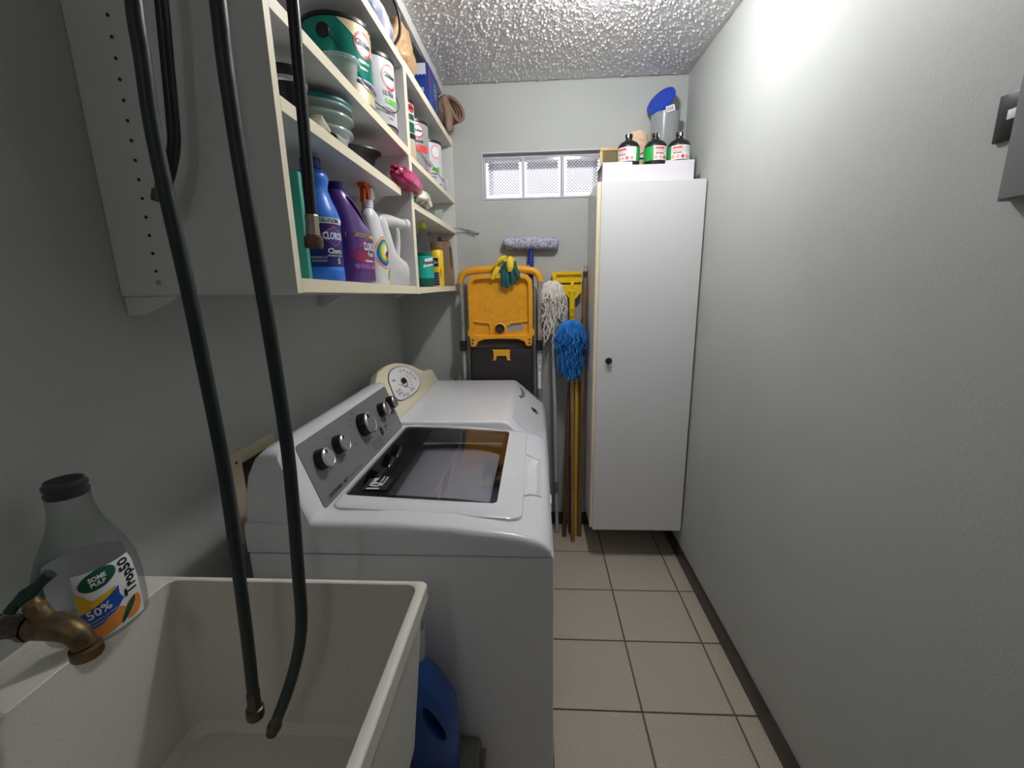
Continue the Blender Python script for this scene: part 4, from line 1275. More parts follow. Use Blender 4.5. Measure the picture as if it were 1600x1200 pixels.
pouch('snack_pouch', 'crumpled magenta foil pouch drooping off the second shelf end', 'pouch', BAGM, (-.424, 1.555, 1.7400), .032, .145, .026, 3.1, .02)
pouch('snack_pouch', 'crumpled white and green pouch under the magenta foil pouch', 'pouch', BAGG, (-.450, 1.765, 1.7128), .048, .125, .030, 8.4, .05)
cp = thing('plastic_cup', 'clear plastic cup with dark base on the far shelf', 'cup', (-.465, 2.20, 1.713))
b = B(); b.lathe([(.018, .008), (.026, .060), (.028, .061), (.0245, .060), (.0165, .010)], 24); b.out('cup', FROST, cp)
b = B(); b.lathe([(.019, 0), (.020, .004), (.018, .0078), (0, .0078)], 24); b.out('base', BLACK, cp)
b = B(); b.box(-.44, -.438, 2.32, 2.40, 1.8625, 1.935, bev=.0004)
card = b.out('paper_card', BOXW); tag(card, 'small blank white card leaning near the back corner of the shelf', 'card')

# ------------------------------------------------------------------ third shelf: tub and paint cans
def zb(y):
    return 1.884 - .02 * (y - 1.1975) + .0008
ft_ = thing('food_tub', 'small clear food tub of dry goods in front of the teal paint can', 'food container', (-.459, 1.150, zb(1.150)))
b = B()
b.lathe([(.020, 0), (.033, .001), (.036, .006), (.043, .050), (.046, .051), (.047, .048), (.049, .051), (.048, .057), (.041, .057), (.033, .008), (.02, .004)], 36)
b.out('tub', FROST, ft_, ang=45)
b = B(); b.lathe([(.030, .0085), (.0315, .009), (.036, .030), (.02, .036), (0, .037)], 28); b.out('contents', mat('dry_goods', rgb(190, 150, 112), .8, vary=(60, rgb(150, 108, 76), .45, .6)), ft_)
def paint_can(name, label, loc, r, hgt, m, rot, group=None, handle=True, rimm=BLACK):
    t = thing(name, label, 'paint can', loc, 0, group)
    P = Prof([(0, r * .98, r * .98), (.002, r * 1.01, r * 1.01), (.006, r * 1.01, r * 1.01), (.008, r, r), (hgt - .010, r, r), (hgt - .008, r * 1.02, r * 1.02), (hgt - .002, r * 1.02, r * 1.02), (hgt, r * .99, r * .99)])
    b = B()
    b.lathe([(r * .97, 0), (r, .003), (r, hgt - .012)], 48)
    b.out('can_body', m, t, ang=40)
    for z0, z1 in ((0.0005, .006), (hgt - .011, hgt)):
        b = B(); b.lathe([(r * .99, z0), (r * 1.02, z0 + .001), (r * 1.025, (z0 + z1) / 2), (r * 1.02, z1 - .001), (r * .99, z1)], 48, cap=z1 > .05); b.out('rim', rimm, t)
    if handle:
        b = B()
        pts = []
        for k in range(13):
            a = pi * k / 12
            pts.append((r * 1.05 * sin(a) ** .8 if 0 < k < 12 else 0, -r * 1.05 * cos(a), hgt * .80 - sin(a) * hgt * .60))
        Mz = Matrix.Rotation(rot, 4, 'Z')
        pts = [Mz @ Vector(p) for p in pts]
        b.tube(pts, .0014, 6, 2); b.out('bail_handle', WIREM, t)
        for sgn in (-1, 1):
            b = B(); b.lathe([(.017, 0), (.016, .005), (.006, .008)], 16, M=Matrix.Translation(Mz @ Vector((0, sgn * r * .985, hgt * .78))) @ Mz @ Matrix.Rotation(radians(-90 * sgn), 4, 'X'))
            b.out('ear', BLACK, t)
    return t, P
R = .0825
gc, gP = paint_can('paint_can', 'large teal and gold paint can on the third shelf', (-.512, 1.288, zb(1.288)), R, .194, TEALCAN, radians(0), None, True)
ga = radians(-55)
gP.label(ga - 1.6, ga + 1.6, .009, .048, .0005, 40, 3).out('label_foot', GOLDCAN, gc)
gP.label(ga - 1.6, ga + 1.6, .048, .058, .0006, 40, 2).out('label_band', mat('violet_band', rgb(70, 52, 110), .4), gc)
gP.label(ga - 1.6, ga + 1.6, .058, .061, .0007, 40, 1).out('label_line', WPRINT, gc)
blob((gP, ga, 0, R), dens([(-.018, .182), (.12, .182), (.12, .115), (.06, .128), (.02, .152)], 6), .0007, GOLDCAN, gc, 'label_gold')
blob((gP, ga + .62, 0, R), ell(0, .140, .030, .030, 30, .3), .0010, REDP, gc, 'label_oval')
blob((gP, ga + .62, 0, R), ell(0, .140, .026, .023, 30, .3), .0013, WPRINT, gc, 'label_oval_inner')
text('Glidden', .020, wrap(gP, ga + .62, .141, R, .0017), KPRINT, gc, .0008, sx=.8)
text('PREMIUM', .009, wrap(gP, ga + .60, .100, R, .001), GOLDCAN, gc, .0002)
text('interior', .009, wrap(gP, ga + .58, .086, R, .001), GOLDCAN, gc, .0001)
B().lathe([(.06, 0), (.068, .001), (.068, .008), (.060, .009), (0, .009)], 36).out('red_disc', REDP, None, loc=(-.500, 1.462, zb(1.462)))
tag(bpy.data.objects['red_disc'], 'flat red disc lying under the large white paint can', 'disc')
wc, wP = paint_can('paint_can', 'large white paint can standing on a red lid beside the divider', (-.504, 1.462, zb(1.462) + .0095), R, .188, CANW, radians(-28))
wa = radians(-44)
blob((wP, wa + .45, 0, R), ell(0, .130, .030, .034, 30, .3), .0008, REDP, wc, 'label_oval')
blob((wP, wa + .45, 0, R), ell(0, .132, .026, .028, 30, .3), .0011, WPRINT, wc, 'label_oval_inner')
text('Glidden', .019, wrap(wP, wa + .45, .134, R, .0015), KPRINT, wc, .0007, sx=.8)
text('ULTRA', .018, wrap(wP, wa + .36, .086, R, .0012), KPRINT, wc, .0003, sx=.8)
blob((wP, wa + .45, 0, R), dens([(-.024, .062), (.03, .056), (.03, .076), (-.02, .072)], 5), .0010, GPRINT, wc, 'label_leaf')
for k, s_ in enumerate(('INTERIOR PAINT', 'SEMI-GLOSS', '3.78 L')):
    text(s_, .008, wrap(wP, wa + .40, .046 - .012 * k, R, .0012), KPRINT, wc, .0001)

# far unit, middle shelf (top 1.861)
ZF = 1.8618
tc_, tP = paint_can('paint_can', 'short beige paint can under the green quart can beside the divider', (-.503, 1.79, ZF), .054, .105, mat('beige_can', rgb(196, 184, 160), .35), radians(-70), None, False)
qc, qP = paint_can('paint_can', 'green and white quart paint can stacked on the short beige can', (-.503, 1.79, ZF + .1058), .054, .118, CANW, radians(-70), None, False)
qa = radians(-72)
qP.label(qa - 1.2, qa + 1.2, .008, .070, .0006, 26, 3).out('label', DKGREEN, qc)
blob((qP, qa + .9, 0, .054), ell(0, .090, .018, .015, 24), .0009, REDP, qc, 'label_oval')
text('Glidden', .013, wrap(qP, qa + .9, .090, .054, .0013), KPRINT, qc, .0005, sx=.8)
text('PRIMER', .012, wrap(qP, qa + .9, .045, .054, .0012), WPRINT, qc, .0003)
rc, rP = paint_can('paint_can', 'grey paint can with red label stripes behind the divider', (-.516, 1.942, ZF), R * .99, .198, CANGREY, radians(0))
ra_ = radians(-76)
blob((rP, ra_ + .5, 0, R), ell(0, .155, .026, .026, 26), .0008, REDP, rc, 'label_oval')
blob((rP, ra_ + .5, 0, R), ell(0, .156, .022, .020, 26), .0011, WPRINT, rc, 'label_oval_inner')
text('Glidden', .016, wrap(rP, ra_ + .5, .157, R, .0015), KPRINT, rc, .0006, sx=.8)
text('PREMIUM', .013, wrap(rP, ra_ + .5, .118, R, .0011), KPRINT, rc, .0004, sx=.9)
rP.label(ra_ - .6, ra_ + 1.1, .080, .106, .0007, 20, 2).out('label_band', REDP, rc)
rP.label(ra_ - .1, ra_ + 1.1, .010, .022, .0007, 20, 2).out('label_band', REDP, rc)
rP.label(ra_ - .1, ra_ + .0, .022, .080, .0007, 4, 3).out('label_band', REDP, rc)
xc, xP = paint_can('paint_can', 'white paint can with faint red oval at the far end of the middle shelf', (-.518, 2.205, ZF), R, .200, CANW, radians(0))
xa = radians(-70)
blob((xP, xa + .6, 0, R), ell(0, .150, .026, .030, 26), .0008, PINKP, xc, 'label_oval')
blob((xP, xa + .6, 0, R), ell(0, .151, .021, .023, 26), .0011, WPRINT, xc, 'label_oval_inner')
blob((xP, xa + .5, 0, R), dens([(-.02, .072), (.025, .066), (.025, .088), (-.01, .084)], 5), .0010, GPRINT, xc, 'label_leaf')
for k in range(4):
    text('INTERIOR PAINT'[0:14 - k * 2], .011, wrap(xP, xa + .15, .058 - .014 * k, R, .0012), KPRINT, xc, .0003)
xP.label(xa + .1, xa + 1.0, .009, .020, .0008, 12, 2).out('label_band', REDP, xc)

# ------------------------------------------------------------------ top of the shelves
ZC = 2.1385
pouch('plastic_bag', 'white and blue plastic bag stuffed at the near end of the top shelf', 'bag', BAGW, (-.470, 1.47, ZC), .040, .115, .050, 1.3, .0, 2.2)
b = B(); b.tube([(-.435, 1.53, ZC + .004), (-.424, 1.575, ZC + .06), (-.425, 1.575, ZC + .12), (-.44, 1.52, ZC + .165), (-.45, 1.62, ZC + .18), (-.455, 1.70, ZC + .185)], .0045, 8)
tag(b.out('electric_cable', BLACK), 'black cord curling over the white and blue bag on the top shelf', 'cord')
pouch('plastic_bag', 'tan plastic bag slumped in the middle of the top shelf', 'bag', TAN, (-.492, 1.765, 2.1425), .058, .105, .088, 5.7, .1, 2.3, .20)
cb = thing('blue_carton', 'blue carton with white top stripe on the top shelf', 'box', (-.525, 2.145, 2.1425))
b = B(); b.box(-.080, .080, -.085, .105, 0, .185, bev=.0015); b.out('carton', BOXBL, cb)
b = B(); b.box(-.078, .070, -.0862, -.0852, .135, .183); b.out('top_panel', BOXW, cb, smooth=False)
b = B()
for k in range(9):
    b.lathe([(.009, 0), (.009, .0004)], 12, M=Matrix.Translation((-.07 + k * .0165, -.0866, .134)) @ Matrix.Rotation(radians(90), 4, 'X'))
b.out('scalloped_edge', BOXBL, cb)
b = B(); b.prism([(.0802, -.075, .100), (.0802, -.060, .098), (.0802, -.055, .165), (.0802, -.072, .172)], (.0006, 0, 0)); b.out('red_mark', mat('carton_red', rgb(176, 30, 70), .4), cb, smooth=False)
b = B(); b.prism([(.01, -.0854, .02), (.06, -.0854, .012), (.066, -.0854, .05), (.018, -.0854, .058)], (0, -.0006, 0)); b.out('print_patch', mat('carton_pale_green', rgb(180, 210, 190), .5), cb, smooth=False)
text('BAGS', .02, plane((.035, -.0862, .085), (1, 0, 0), (0, 0, 1)), WPRINT, cb, .0005)
text('13 GAL', .022, plane((.0806, .03, .12), (0, 1, 0), (0, 0, 1)), WPRINT, cb, .0005, rot=pi / 2)
text('TALL KITCHEN', .014, plane((.0806, .055, .09), (0, 1, 0), (0, 0, 1)), WPRINT, cb, .0003, rot=pi / 2)
bg = pouch('fabric_bag', 'brown folded fabric bag with loop handles hanging over the shelf end', 'bag', BAGB, (-.440, 2.362, 2.1428), .042, .064, .082, 2.2, .0, 2.3, .20)
for k in range(4):
    s_ = 1 - .17 * k
    b = B()
    b.tube([(.000, -.03 + .010 * k, .150), (.030 * s_ + .004, -.032 + .010 * k, .152), (.060 * s_ + .008, -.03 + .010 * k, .130), (.084 * s_ + .006, -.028 + .010 * k, .098), (.090 * s_ + .004, -.026 + .010 * k, .066), (.074 * s_, -.026 + .010 * k, .050), (.056 * s_, -.028 + .010 * k, .066), (.036 * s_, -.03 + .010 * k, .100), (.018 * s_, -.03 + .01 * k, .128)], [.008, .009, .0085, .008, .008, .008, .0085, .009, .008], 8)
    b.out('handle_loop', BAGB, bg)
b = B(); b.tube([(.010, -.045, .12), (.020, -.050, .075), (.024, -.050, .03), (.026, -.048, .001)], [.014, .019, .020, .016], 10); b.out('hanging_fold', BAGB, bg)

wr = thing('dark_wire', 'bent dark wires poking out from the shelf toward the back wall', 'wire', (0, 0, 0))
for pts in ([(-.44, 2.40, 1.7135), (-.415, 2.425, 1.716), (-.36, 2.445, 1.708), (-.305, 2.450, 1.690)], [(-.40, 2.432, 1.714), (-.355, 2.446, 1.695), (-.325, 2.452, 1.672)], [(-.37, 2.442, 1.709), (-.335, 2.449, 1.693), (-.31, 2.452, 1.688), (-.302, 2.452, 1.694)]):
    b = B(); b.tube(pts, .0014, 6); b.out('strand', WIREM, wr)

# ------------------------------------------------------------------ things on the tall cabinet
bx = thing('cardboard_tray', 'long white cardboard tray with cut front on top of the tall cabinet', 'tray', (0, 0, 1.8575))
t = .002
b = B(); b.prism([(.293, 2.135, 0), (.688, 2.135, 0), (.688, 2.135, .083), (.565, 2.135, .083), (.562, 2.135, .070), (.422, 2.135, .070), (.420, 2.135, .083), (.293, 2.135, .083)], (0, t, 0)); b.out('front_panel', BOXW, bx, smooth=False)
b = B(); b.box(.293, .688, 2.138, 2.312, 0, t); b.out('bottom', BOXW, bx, smooth=False)
b = B(); b.box(.293, .295, 2.138, 2.312, t, .083); b.box(.686, .688, 2.138, 2.312, t, .083); b.box(.296, .685, 2.310, 2.312, t, .083); b.out('side_panels', BOXW, bx, smooth=False)
b = B(); b.prism([(.292, 2.14, .083), (.292, 2.30, .083), (.272, 2.30, .05), (.272, 2.14, .05)], (.0015, 0, .0005)); b.out('flap', BOXW, bx, smooth=False)
def cylinder_can(label, x, y, rot, show):
    c = thing('gas_cylinder', label, 'gas cylinder', (x, y, 1.8600), rot, 'gas cylinders in the tray on the cabinet')
    r = .049
    P = Prof([(0, .046, .046), (.004, r, r), (.148, r, r), (.160, .0455, .0455), (.170, .037, .037), (.176, .026, .026), (.180, .018, .018)])
    b = B(); P.body(b, 36); b.out('tank', BLACK, c, ang=40)
    b = B(); b.lathe([(.017, .1802), (.017, .184), (.013, .186), (.013, .192), (.016, .194), (.016, .206), (.010, .207), (0, .207)], 20); b.out('valve_cap', BLACK, c)
    b = B(); b.box(-.003, .003, -.0175, -.0165, .190, .205); b.out('vent_slot', WPRINT, c)
    f = radians(-90)
    P.label(f - .95, f + .95, .088, .146, .0006, 24, 3).out('warning_label', WPRINT, c)
    P.label(f - 1.01 - 1.4, f - .97, .088, .146, .0006, 20, 3).out('green_label', LEAF, c)
    P.label(f + .97, f + 2.3, .088, .146, .0006, 20, 3).out('green_label', LEAF, c)
    b = P.label(f - .85, f + .05, .130, .142, .0011, 10, 2); b.out('warning_panel', PINKP, c)
    text('DANGER', .009, wrap(P, f - .40, .136, r, .0016), REDP, c, .0004)
    text('FLAMMABLE GAS', .006, wrap(P, f - .40, .124, r, .0012), REDP, c, .0001)
    text('PROPANE', .008, wrap(P, f - .40, .115, r, .0012), KPRINT, c, .0004)
    for k in range(3):
        text('DO NOT REFILL', .005, wrap(P, f + .45, .138 - .008 * k, r, .0012), GREYPR, c)
    for k in range(4):
        u = -.75 + k * .42
        b = B(); b.loft([[P.surf(f + u + .0095 * cos(a) / r, .100 + .0095 * sin(a), o_) for a in (2 * pi * i / 4 for i in range(4))] for o_ in (.0008, .0012)])
        b.out('hazard_mark', PINKP if k != 2 else REDP, c, smooth=False)
    return c
cylinder_can('gas cylinder at the left of the white tray, only its white label facing out', .415, 2.20, radians(-22), 0)
cylinder_can('gas cylinder in the middle of the white tray with its green label showing', .533, 2.20, radians(34), 1)
cylinder_can('gas cylinder at the right of the white tray against the wall', .6365, 2.20, radians(0), 2)
jl = thing('storage_jar', 'tall frosted jar with a tilted blue lid on the tall cabinet', 'jar', (.620, 2.392, 1.8578))
b = B(); b.lathe([(.05, 0), (.060, .002), (.062, .01), (.066, .33), (.068, .345), (.066, .346), (.063, .33), (.058, .01), (.05, .005)], 40); b.out('jar_body', FROST2, jl, ang=40)
nl = Vector((-.66, -.52, .53)).normalized()
Mt = Matrix.Translation((-.022, -.004, .398)) @ Vector((0, 0, 1)).rotation_difference(nl).to_matrix().to_4x4()
b = B(); b.lathe([(.070, 0), (.072, .002), (.072, .012), (.068, .015), (.055, .016), (.05, .012), (0, .012)], 40, M=Mt); ld = b.out('lid', BLUELID, jl)
b = B(); b.box(-.02, .02, -.0005, .0005, 0, .026)
ls = b.out('price_sticker', WPRINT, jl, smooth=False, M=Matrix.Translation((.006, -.070, .336)) @ Matrix.Rotation(radians(-14), 4, 'Y'))
for k in range(9):
    pass
b = B()
for k, w in enumerate((.0012, .0006, .0018, .0006, .0012, .0018, .0006, .0012, .0018, .0008)):
    b.box(-.015 + k * .003, -.015 + k * .003 + w, -.0010, -.0006, .006, .020)
b.out('barcode', KPRINT, jl, smooth=False, M=Matrix.Translation((.006, -.070, .336)) @ Matrix.Rotation(radians(-14), 4, 'Y'))
rl = thing('paper_roll', 'printed beige roll standing behind the gas cylinders', 'roll', (.492, 2.385, 1.8578))
b = B(); b.lathe([(.020, 0), (.046, .001), (.048, .004), (.048, .262), (.044, .268), (.020, .268)], 36); b.out('roll', ROLLM, rl, ang=40)
b = B(); b.lathe([(.012, .2682), (.019, .2682), (.019, .27), (.012, .27)], 24); b.out('core', TAN, rl)
wl = thing('black_cable', 'small loop of black cable between the gas cylinders', 'cable', (0, 0, 0))
b = B(); b.tube([(.462, 2.275, 1.8605), (.470, 2.275, 1.95), (.485, 2.27, 2.002), (.505, 2.265, 2.006), (.500, 2.27, 1.985), (.478, 2.275, 1.978), (.470, 2.28, 1.90), (.472, 2.28, 1.8605)], .0035, 8); b.out('cable', BLACK, wl)
b = B(); b.box(.478, .492, 2.262, 2.268, 1.985, 1.997, bev=.001); b.out('tag', WPRINT, wl)
fm = thing('picture_frame', 'small tan picture frame with glass standing at the left edge of the cabinet', 'frame', (.349, 2.285, 1.8605))
b = B(); b.box(-.050, .050, 0, .012, 0, .014, bev=.002); b.box(-.050, .050, 0, .012, .166, .180, bev=.002); b.box(-.050, -.035, 0, .012, .014, .166, bev=.002); b.box(.035, .050, 0, .012, .014, .166, bev=.002); b.out('frame', BRASSF, fm)
b = B(); b.box(-.0345, .0345, .004, .007, .0145, .1655); b.out('pane', mat('dim_pane', rgb(120, 108, 80), .15), fm)

# ------------------------------------------------------------------ breaker panel on the right wall
ep = thing('electrical_panel', 'grey steel electrical panel cover at the right edge of the photo', 'panel', (XR, 0, 0))
b = B(); b.box(-.020, -.0005, .46, .780, 1.540, 2.02, bev=.0015); b.out('cover', PANELG, ep)
b = B(); b.box(-.0225, -.0205, .462, .777, 1.543, 2.015, bev=.001); b.out('door', PANELG, ep)
sp_ = thing('switch_plate', 'black switch plate with white sticker beside the grey electrical panel', 'switch plate', (XR, 0, 0))
b = B(); b.box(-.006, -.0005, .783, .824, 1.634, 1.703, bev=.001); b.out('plate', BLACK, sp_)
b = B(); b.box(-.0068, -.0062, .784, .806, 1.664, 1.678, bev=.0003); b.out('sticker', WPRINT, sp_)

# ------------------------------------------------------------------ folding step ladder behind the dryer
ld = thing('step_ladder', 'folded step ladder with yellow top tray behind the dryer', 'ladder', (-.190, 2.36, 0))
LXL, LXR = -.205, .203           # rails, relative to the root
for x in (LXL, LXR):
    b = B(); b.tube([(x, -.006, .012), (x, 0, .7), (x, .004, 1.455)], .0115, 14, 1)
    rail = b.out('rail', STEEL, ld)
    b = B(); b.box(x - .018, x + .016, -.022, .018, 1.080, 1.134, bev=.004); b.out('rail_clamp', BLACK, rail)
    b = B(); b.lathe([(.016, 0), (.017, .003), (.015, .03)], 14, (x, -.006, 0)); b.out('foot', BLACK, rail)
    b = B(); b.tube([(x * .88, .045, .012), (x * .88, .040, .7), (x * .88, .03, 1.40)], .010, 12, 1); b.out('rear_rail', STEEL, ld)
# grip
b = B()
gp_ = [(LXL - .006, .004, 1.435), (LXL + .004, .003, 1.468), (LXL + .030, .002, 1.490), (-.10, .0, 1.500), (0, 0, 1.502), (.10, 0, 1.500), (LXR - .030, .002, 1.490), (LXR - .004, .003, 1.468), (LXR + .006, .004, 1.435)]
b.tube(gp_, [.016, .018, .019, .019, .019, .019, .019, .018, .016], 14, 5)
gr = b.out('grip', YEL, ld)
b = B()
for k in range(30):
    if abs(k - 14.5) > 0:
        x = -.15 + k * .0103
        b.tube([(x, -.004, 1.5185), (x, .004, 1.5185)], .0038, 6, 1)
b.out('grip_ribs', YEL, gr)
# tray: rim, dished floor, ribs
TO = [(-.168, 1.40), (-.166, 1.445), (-.145, 1.470), (-.10, 1.476), (.10, 1.476), (.145, 1.470), (.166, 1.445), (.168, 1.40), (.168, 1.20), (.178, 1.185), (.178, 1.165), (.166, 1.155), (.162, 1.108), (.145, 1.104), (.134, 1.108), (.125, 1.130), (.09, 1.143), (0, 1.146), (-.09, 1.143), (-.125, 1.130), (-.134, 1.108), (-.145, 1.104), (-.162, 1.108), (-.166, 1.155), (-.178, 1.165), (-.178, 1.185), (-.168, 1.20)]
b = B()
cx, cz = 0, 1.31
TI = [(-.146, 1.40), (-.145, 1.435), (-.130, 1.452), (-.095, 1.456), (.095, 1.456), (.130, 1.452), (.145, 1.435), (.146, 1.40), (.146, 1.20), (.146, 1.188), (.146, 1.180), (.146, 1.175), (.143, 1.168), (.136, 1.164), (.125, 1.162), (.11, 1.161), (.08, 1.161), (0, 1.161), (-.08, 1.161), (-.11, 1.161), (-.125, 1.162), (-.136, 1.164), (-.143, 1.168), (-.146, 1.175), (-.146, 1.180), (-.146, 1.188), (-.146, 1.20)]
yo = -.034
rings = [[Vector((x, yo + .030, z)) for x, z in TO], [Vector((x, yo + .003, z)) for x, z in TO], [Vector((x * .985, yo, 1.31 + (z - 1.31) * .985)) for x, z in TO], [Vector((x * 1.01, yo, 1.31 + (z - 1.31) * 1.01)) for x, z in TI], [Vector((x, yo + .003, z)) for x, z in TI], [Vector((x * .965, yo + .024, 1.31 + (z - 1.31) * .965)) for x, z in TI]]
b.loft(rings)
tr = b.out('top_tray', YEL, ld, ang=40)
# moulded rings on the tray floor
for R_ in (.052, .082):
    b = B()
    b.tube([(R_ * cos(t * pi / 24) + .002, yo + .0245, 1.318 + R_ * sin(t * pi / 24)) for t in range(48)] + [(R_ + .002, yo + .0245, 1.318)], .0022, 6, 1, cap=False)
    b.out('moulded_ring', YEL, tr)
b = B()
b.tube([(-.142, yo + .018, 1.238), (-.10, yo + .018, 1.232), (-.065, yo + .018, 1.228), (-.056, yo + .018, 1.215), (-.054, yo + .018, 1.19), (-.056, yo + .018, 1.165)], .006, 8)
b.tube([(.142, yo + .018, 1.238), (.10, yo + .018, 1.232), (.05, yo + .018, 1.226), (.040, yo + .018, 1.212)], .006, 8)
b.out('tray_rib', YEL, tr)
b = B(); b.lathe([(.034, 0), (.036, .004), (.026, .012), (.026, .001)], 28, M=Matrix.Translation((-.006, yo + .023, 1.196)) @ Matrix.Rotation(radians(90), 4, 'X'), cap=False); b.out('hole_collar', YEL, tr)
b = B(); b.lathe([(.0262, 0), (.0262, .0012)], 28, M=Matrix.Translation((-.006, yo + .0222, 1.196)) @ Matrix.Rotation(radians(90), 4, 'X')); b.out('bucket_hole', DARKIN, tr)
b = B()
rnd = random.Random(5)
for _ in range(26):
    x, z, r = .04 + rnd.random() * .075, 1.178 + rnd.random() * .042, .003 + rnd.random() * .008
    b.poly([(x + r * 1.6 * cos(a) * (.7 + .5 * rnd.random()), yo + .0234 - rnd.random() * .0002, z + r * sin(a)) for a in (2 * pi * i / 8 for i in range(8))])
b.out('worn_patch', LITEGREY, tr, smooth=False)
b = B()
for x in (-.150, .150):
    for z in (1.122, 1.140):
        b.lathe([(.0055, 0), (.0055, .0008)], 12, M=Matrix.Translation((x, yo + .0002, z)) @ Matrix.Rotation(radians(90), 4, 'X'))
b.out('screw_holes', DARKIN, tr)['kind'] = 'stuff'
# black platform with yellow latch
b = B(); b.box(-.166, .166, -.024, .012, .62, 1.092, bev=.010); b.out('platform', BLACKM, ld)
b = B(); b.box(-.164, .164, -.010, .014, 1.09, 1.150, bev=.004); b.out('platform_edge', mat('brown_black_gloss', rgb(66, 52, 42), .25), ld)
b = B(); b.prism([(-.050, -.030, 1.088), (.050, -.030, 1.088), (.046, -.030, 1.080), (.044, -.030, 1.040), (.050, -.030, 1.030), (.030, -.030, 1.030), (.028, -.030, 1.046), (.024, -.030, 1.054), (-.024, -.030, 1.054), (-.028, -.030, 1.046), (-.030, -.030, 1.030), (-.048, -.030, 1.030), (-.042, -.030, 1.040), (-.042, -.030, 1.080)], (0, .0058, 0))
b.out('latch', YEL, ld, ang=30)
b = B()
for z in (.66, .36):
    b.box(-.170, .170, -.030, .010, z - .02, z, bev=.003)
b.out('step', BLACKM, ld)
b = B(); b.patch(lambda u, v: Vector((LXR - .001 + .0121 * cos(u), -.001 + .0121 * sin(u), v)), radians(-150), radians(-30), .87, 1.06, 8, 2); lbk = b.out('rail_label', WPRINT, ld)
lf = lambda z: (lambda u, v: Vector((LXR - .001 + .0126 * cos(radians(-90) + u / .012), -.001 + .0126 * sin(radians(-90) + u / .012), z + v)))
for k in range(9):
    b = B(); f_ = lf(.885 + k * .008)
    b.poly([f_(-.009, 0), f_(.009, 0), f_(.009, .003 + .002 * (k % 2)), f_(-.009, .003 + .002 * (k % 2))]); b.out('label_bar', KPRINT, lbk, smooth=False)
text('WARNING', .014, lf(1.028), KPRINT, lbk, .0006, rot=pi / 2, sx=.9)
b = B(); f_ = lf(.975)
b.loft([[f_(.009 * cos(a), .009 * sin(a)) for a in (2 * pi * i / 20 for i in range(20))], [f_(.006 * cos(a), .006 * sin(a)) for a in (2 * pi * i / 20 for i in range(20))]], cap=False)
b.out('label_symbol', KPRINT, lbk, smooth=False)

# work gloves draped over the ladder grip
def glove_tube(b, pts, r):
    b.tube(pts, r, 10, 4)
gl = thing('work_glove', 'teal coated work glove with yellow thumb hanging over the ladder grip', 'glove', (-.140, 2.322, 1.40), 0, 'work gloves on the ladder grip')
b = B()
rings = []
for z, hw, th, y in ((.092, .034, .010, .012), (.112, .040, .011, .010), (.132, .038, .010, .012), (.143, .034, .007, .026), (.146, .030, .006, .042)):
    rings.append([Vector((hw * cos(a) - .002, y + th * sin(a), z)) for a in (2 * pi * i / 20 for i in range(20))])
b.loft(rings); b.out('palm', GLOVET, gl)
for pts, r in (([(-.029, .010, .100), (-.031, .004, .070), (-.031, .004, .040), (-.030, .008, .016)], [.0145, .0135, .0125, .011]),
               ([(-.012, .010, .098), (-.011, .002, .065), (-.010, .002, .032), (-.009, .006, .010)], [.0145, .0135, .0125, .011]),
               ([(.010, .010, .100), (.014, .004, .070), (.017, .004, .046), (.018, .006, .024)], [.0145, .0135, .0120, .0105]),
               ([(.028, .010, .108), (.036, .006, .085), (.044, .006, .066), (.050, .008, .048)], [.0145, .0130, .0120, .0105])):
    b = B(); b.tube(pts, r, 12, 4); b.out('finger', GLOVET, gl)
b = B(); b.tube([(.006, .020, .152), (.006, -.002, .132), (.005, -.008, .108), (.003, -.006, .088)], [.017, .020, .018, .011], 12, 4); b.out('thumb', GLOVEY, gl)
b = B()
rings = []
for y, z, hw in ((.020, .1445, .030), (.042, .1475, .032), (.062, .140, .034), (.072, .112, .036), (.074, .086, .038)):
    rings.append([Vector((.002 + hw * cos(a), y + .006 * sin(a), z + .006 * sin(a))) for a in (2 * pi * i / 20 for i in range(20))])
b.loft(rings); b.out('cuff', GLOVEY, gl)
g2 = thing('work_glove', 'yellow side-up work glove slumped left over the ladder grip', 'glove', (-.208, 2.322, 1.44), 0, 'work gloves on the ladder grip')
b = B()
rings = []
for (x, y, z), hw, th in (((.046, .036, .108), .024, .012), ((.028, .018, .108), .030, .013), ((.004, .000, .092), .026, .013), ((-.020, .000, .064), .020, .012), ((-.032, .004, .042), .013, .010)):
    rings.append([Vector((x + .55 * hw * sin(a) * .8, y + th * cos(a), z - .8 * hw * sin(a) * -1)) for a in (2 * pi * i / 20 for i in range(20))])
b.loft(rings); b.out('palm', GLOVEY, g2)
for pts, r in (([(.010, .004, .070), (-.004, 0, .052), (-.014, 0, .032), (-.018, .002, .012)], [.010, .0095, .009, .008]),
               ([(.020, .006, .072), (.008, .002, .054), (.002, .002, .040), (-.002, .004, .028)], [.010, .009, .0085, .0075])):
    b = B(); b.tube(pts, r, 12, 4); b.out('finger', GLOVEY, g2)
b = B(); b.tube([(.034, .012, .086), (.012, .002, .066), (-.010, 0, .050), (-.022, .002, .040)], [.008, .008, .007, .006], 10, 4); b.out('finger', mat('glove_brown_palm', rgb(150, 110, 40), .7), g2)

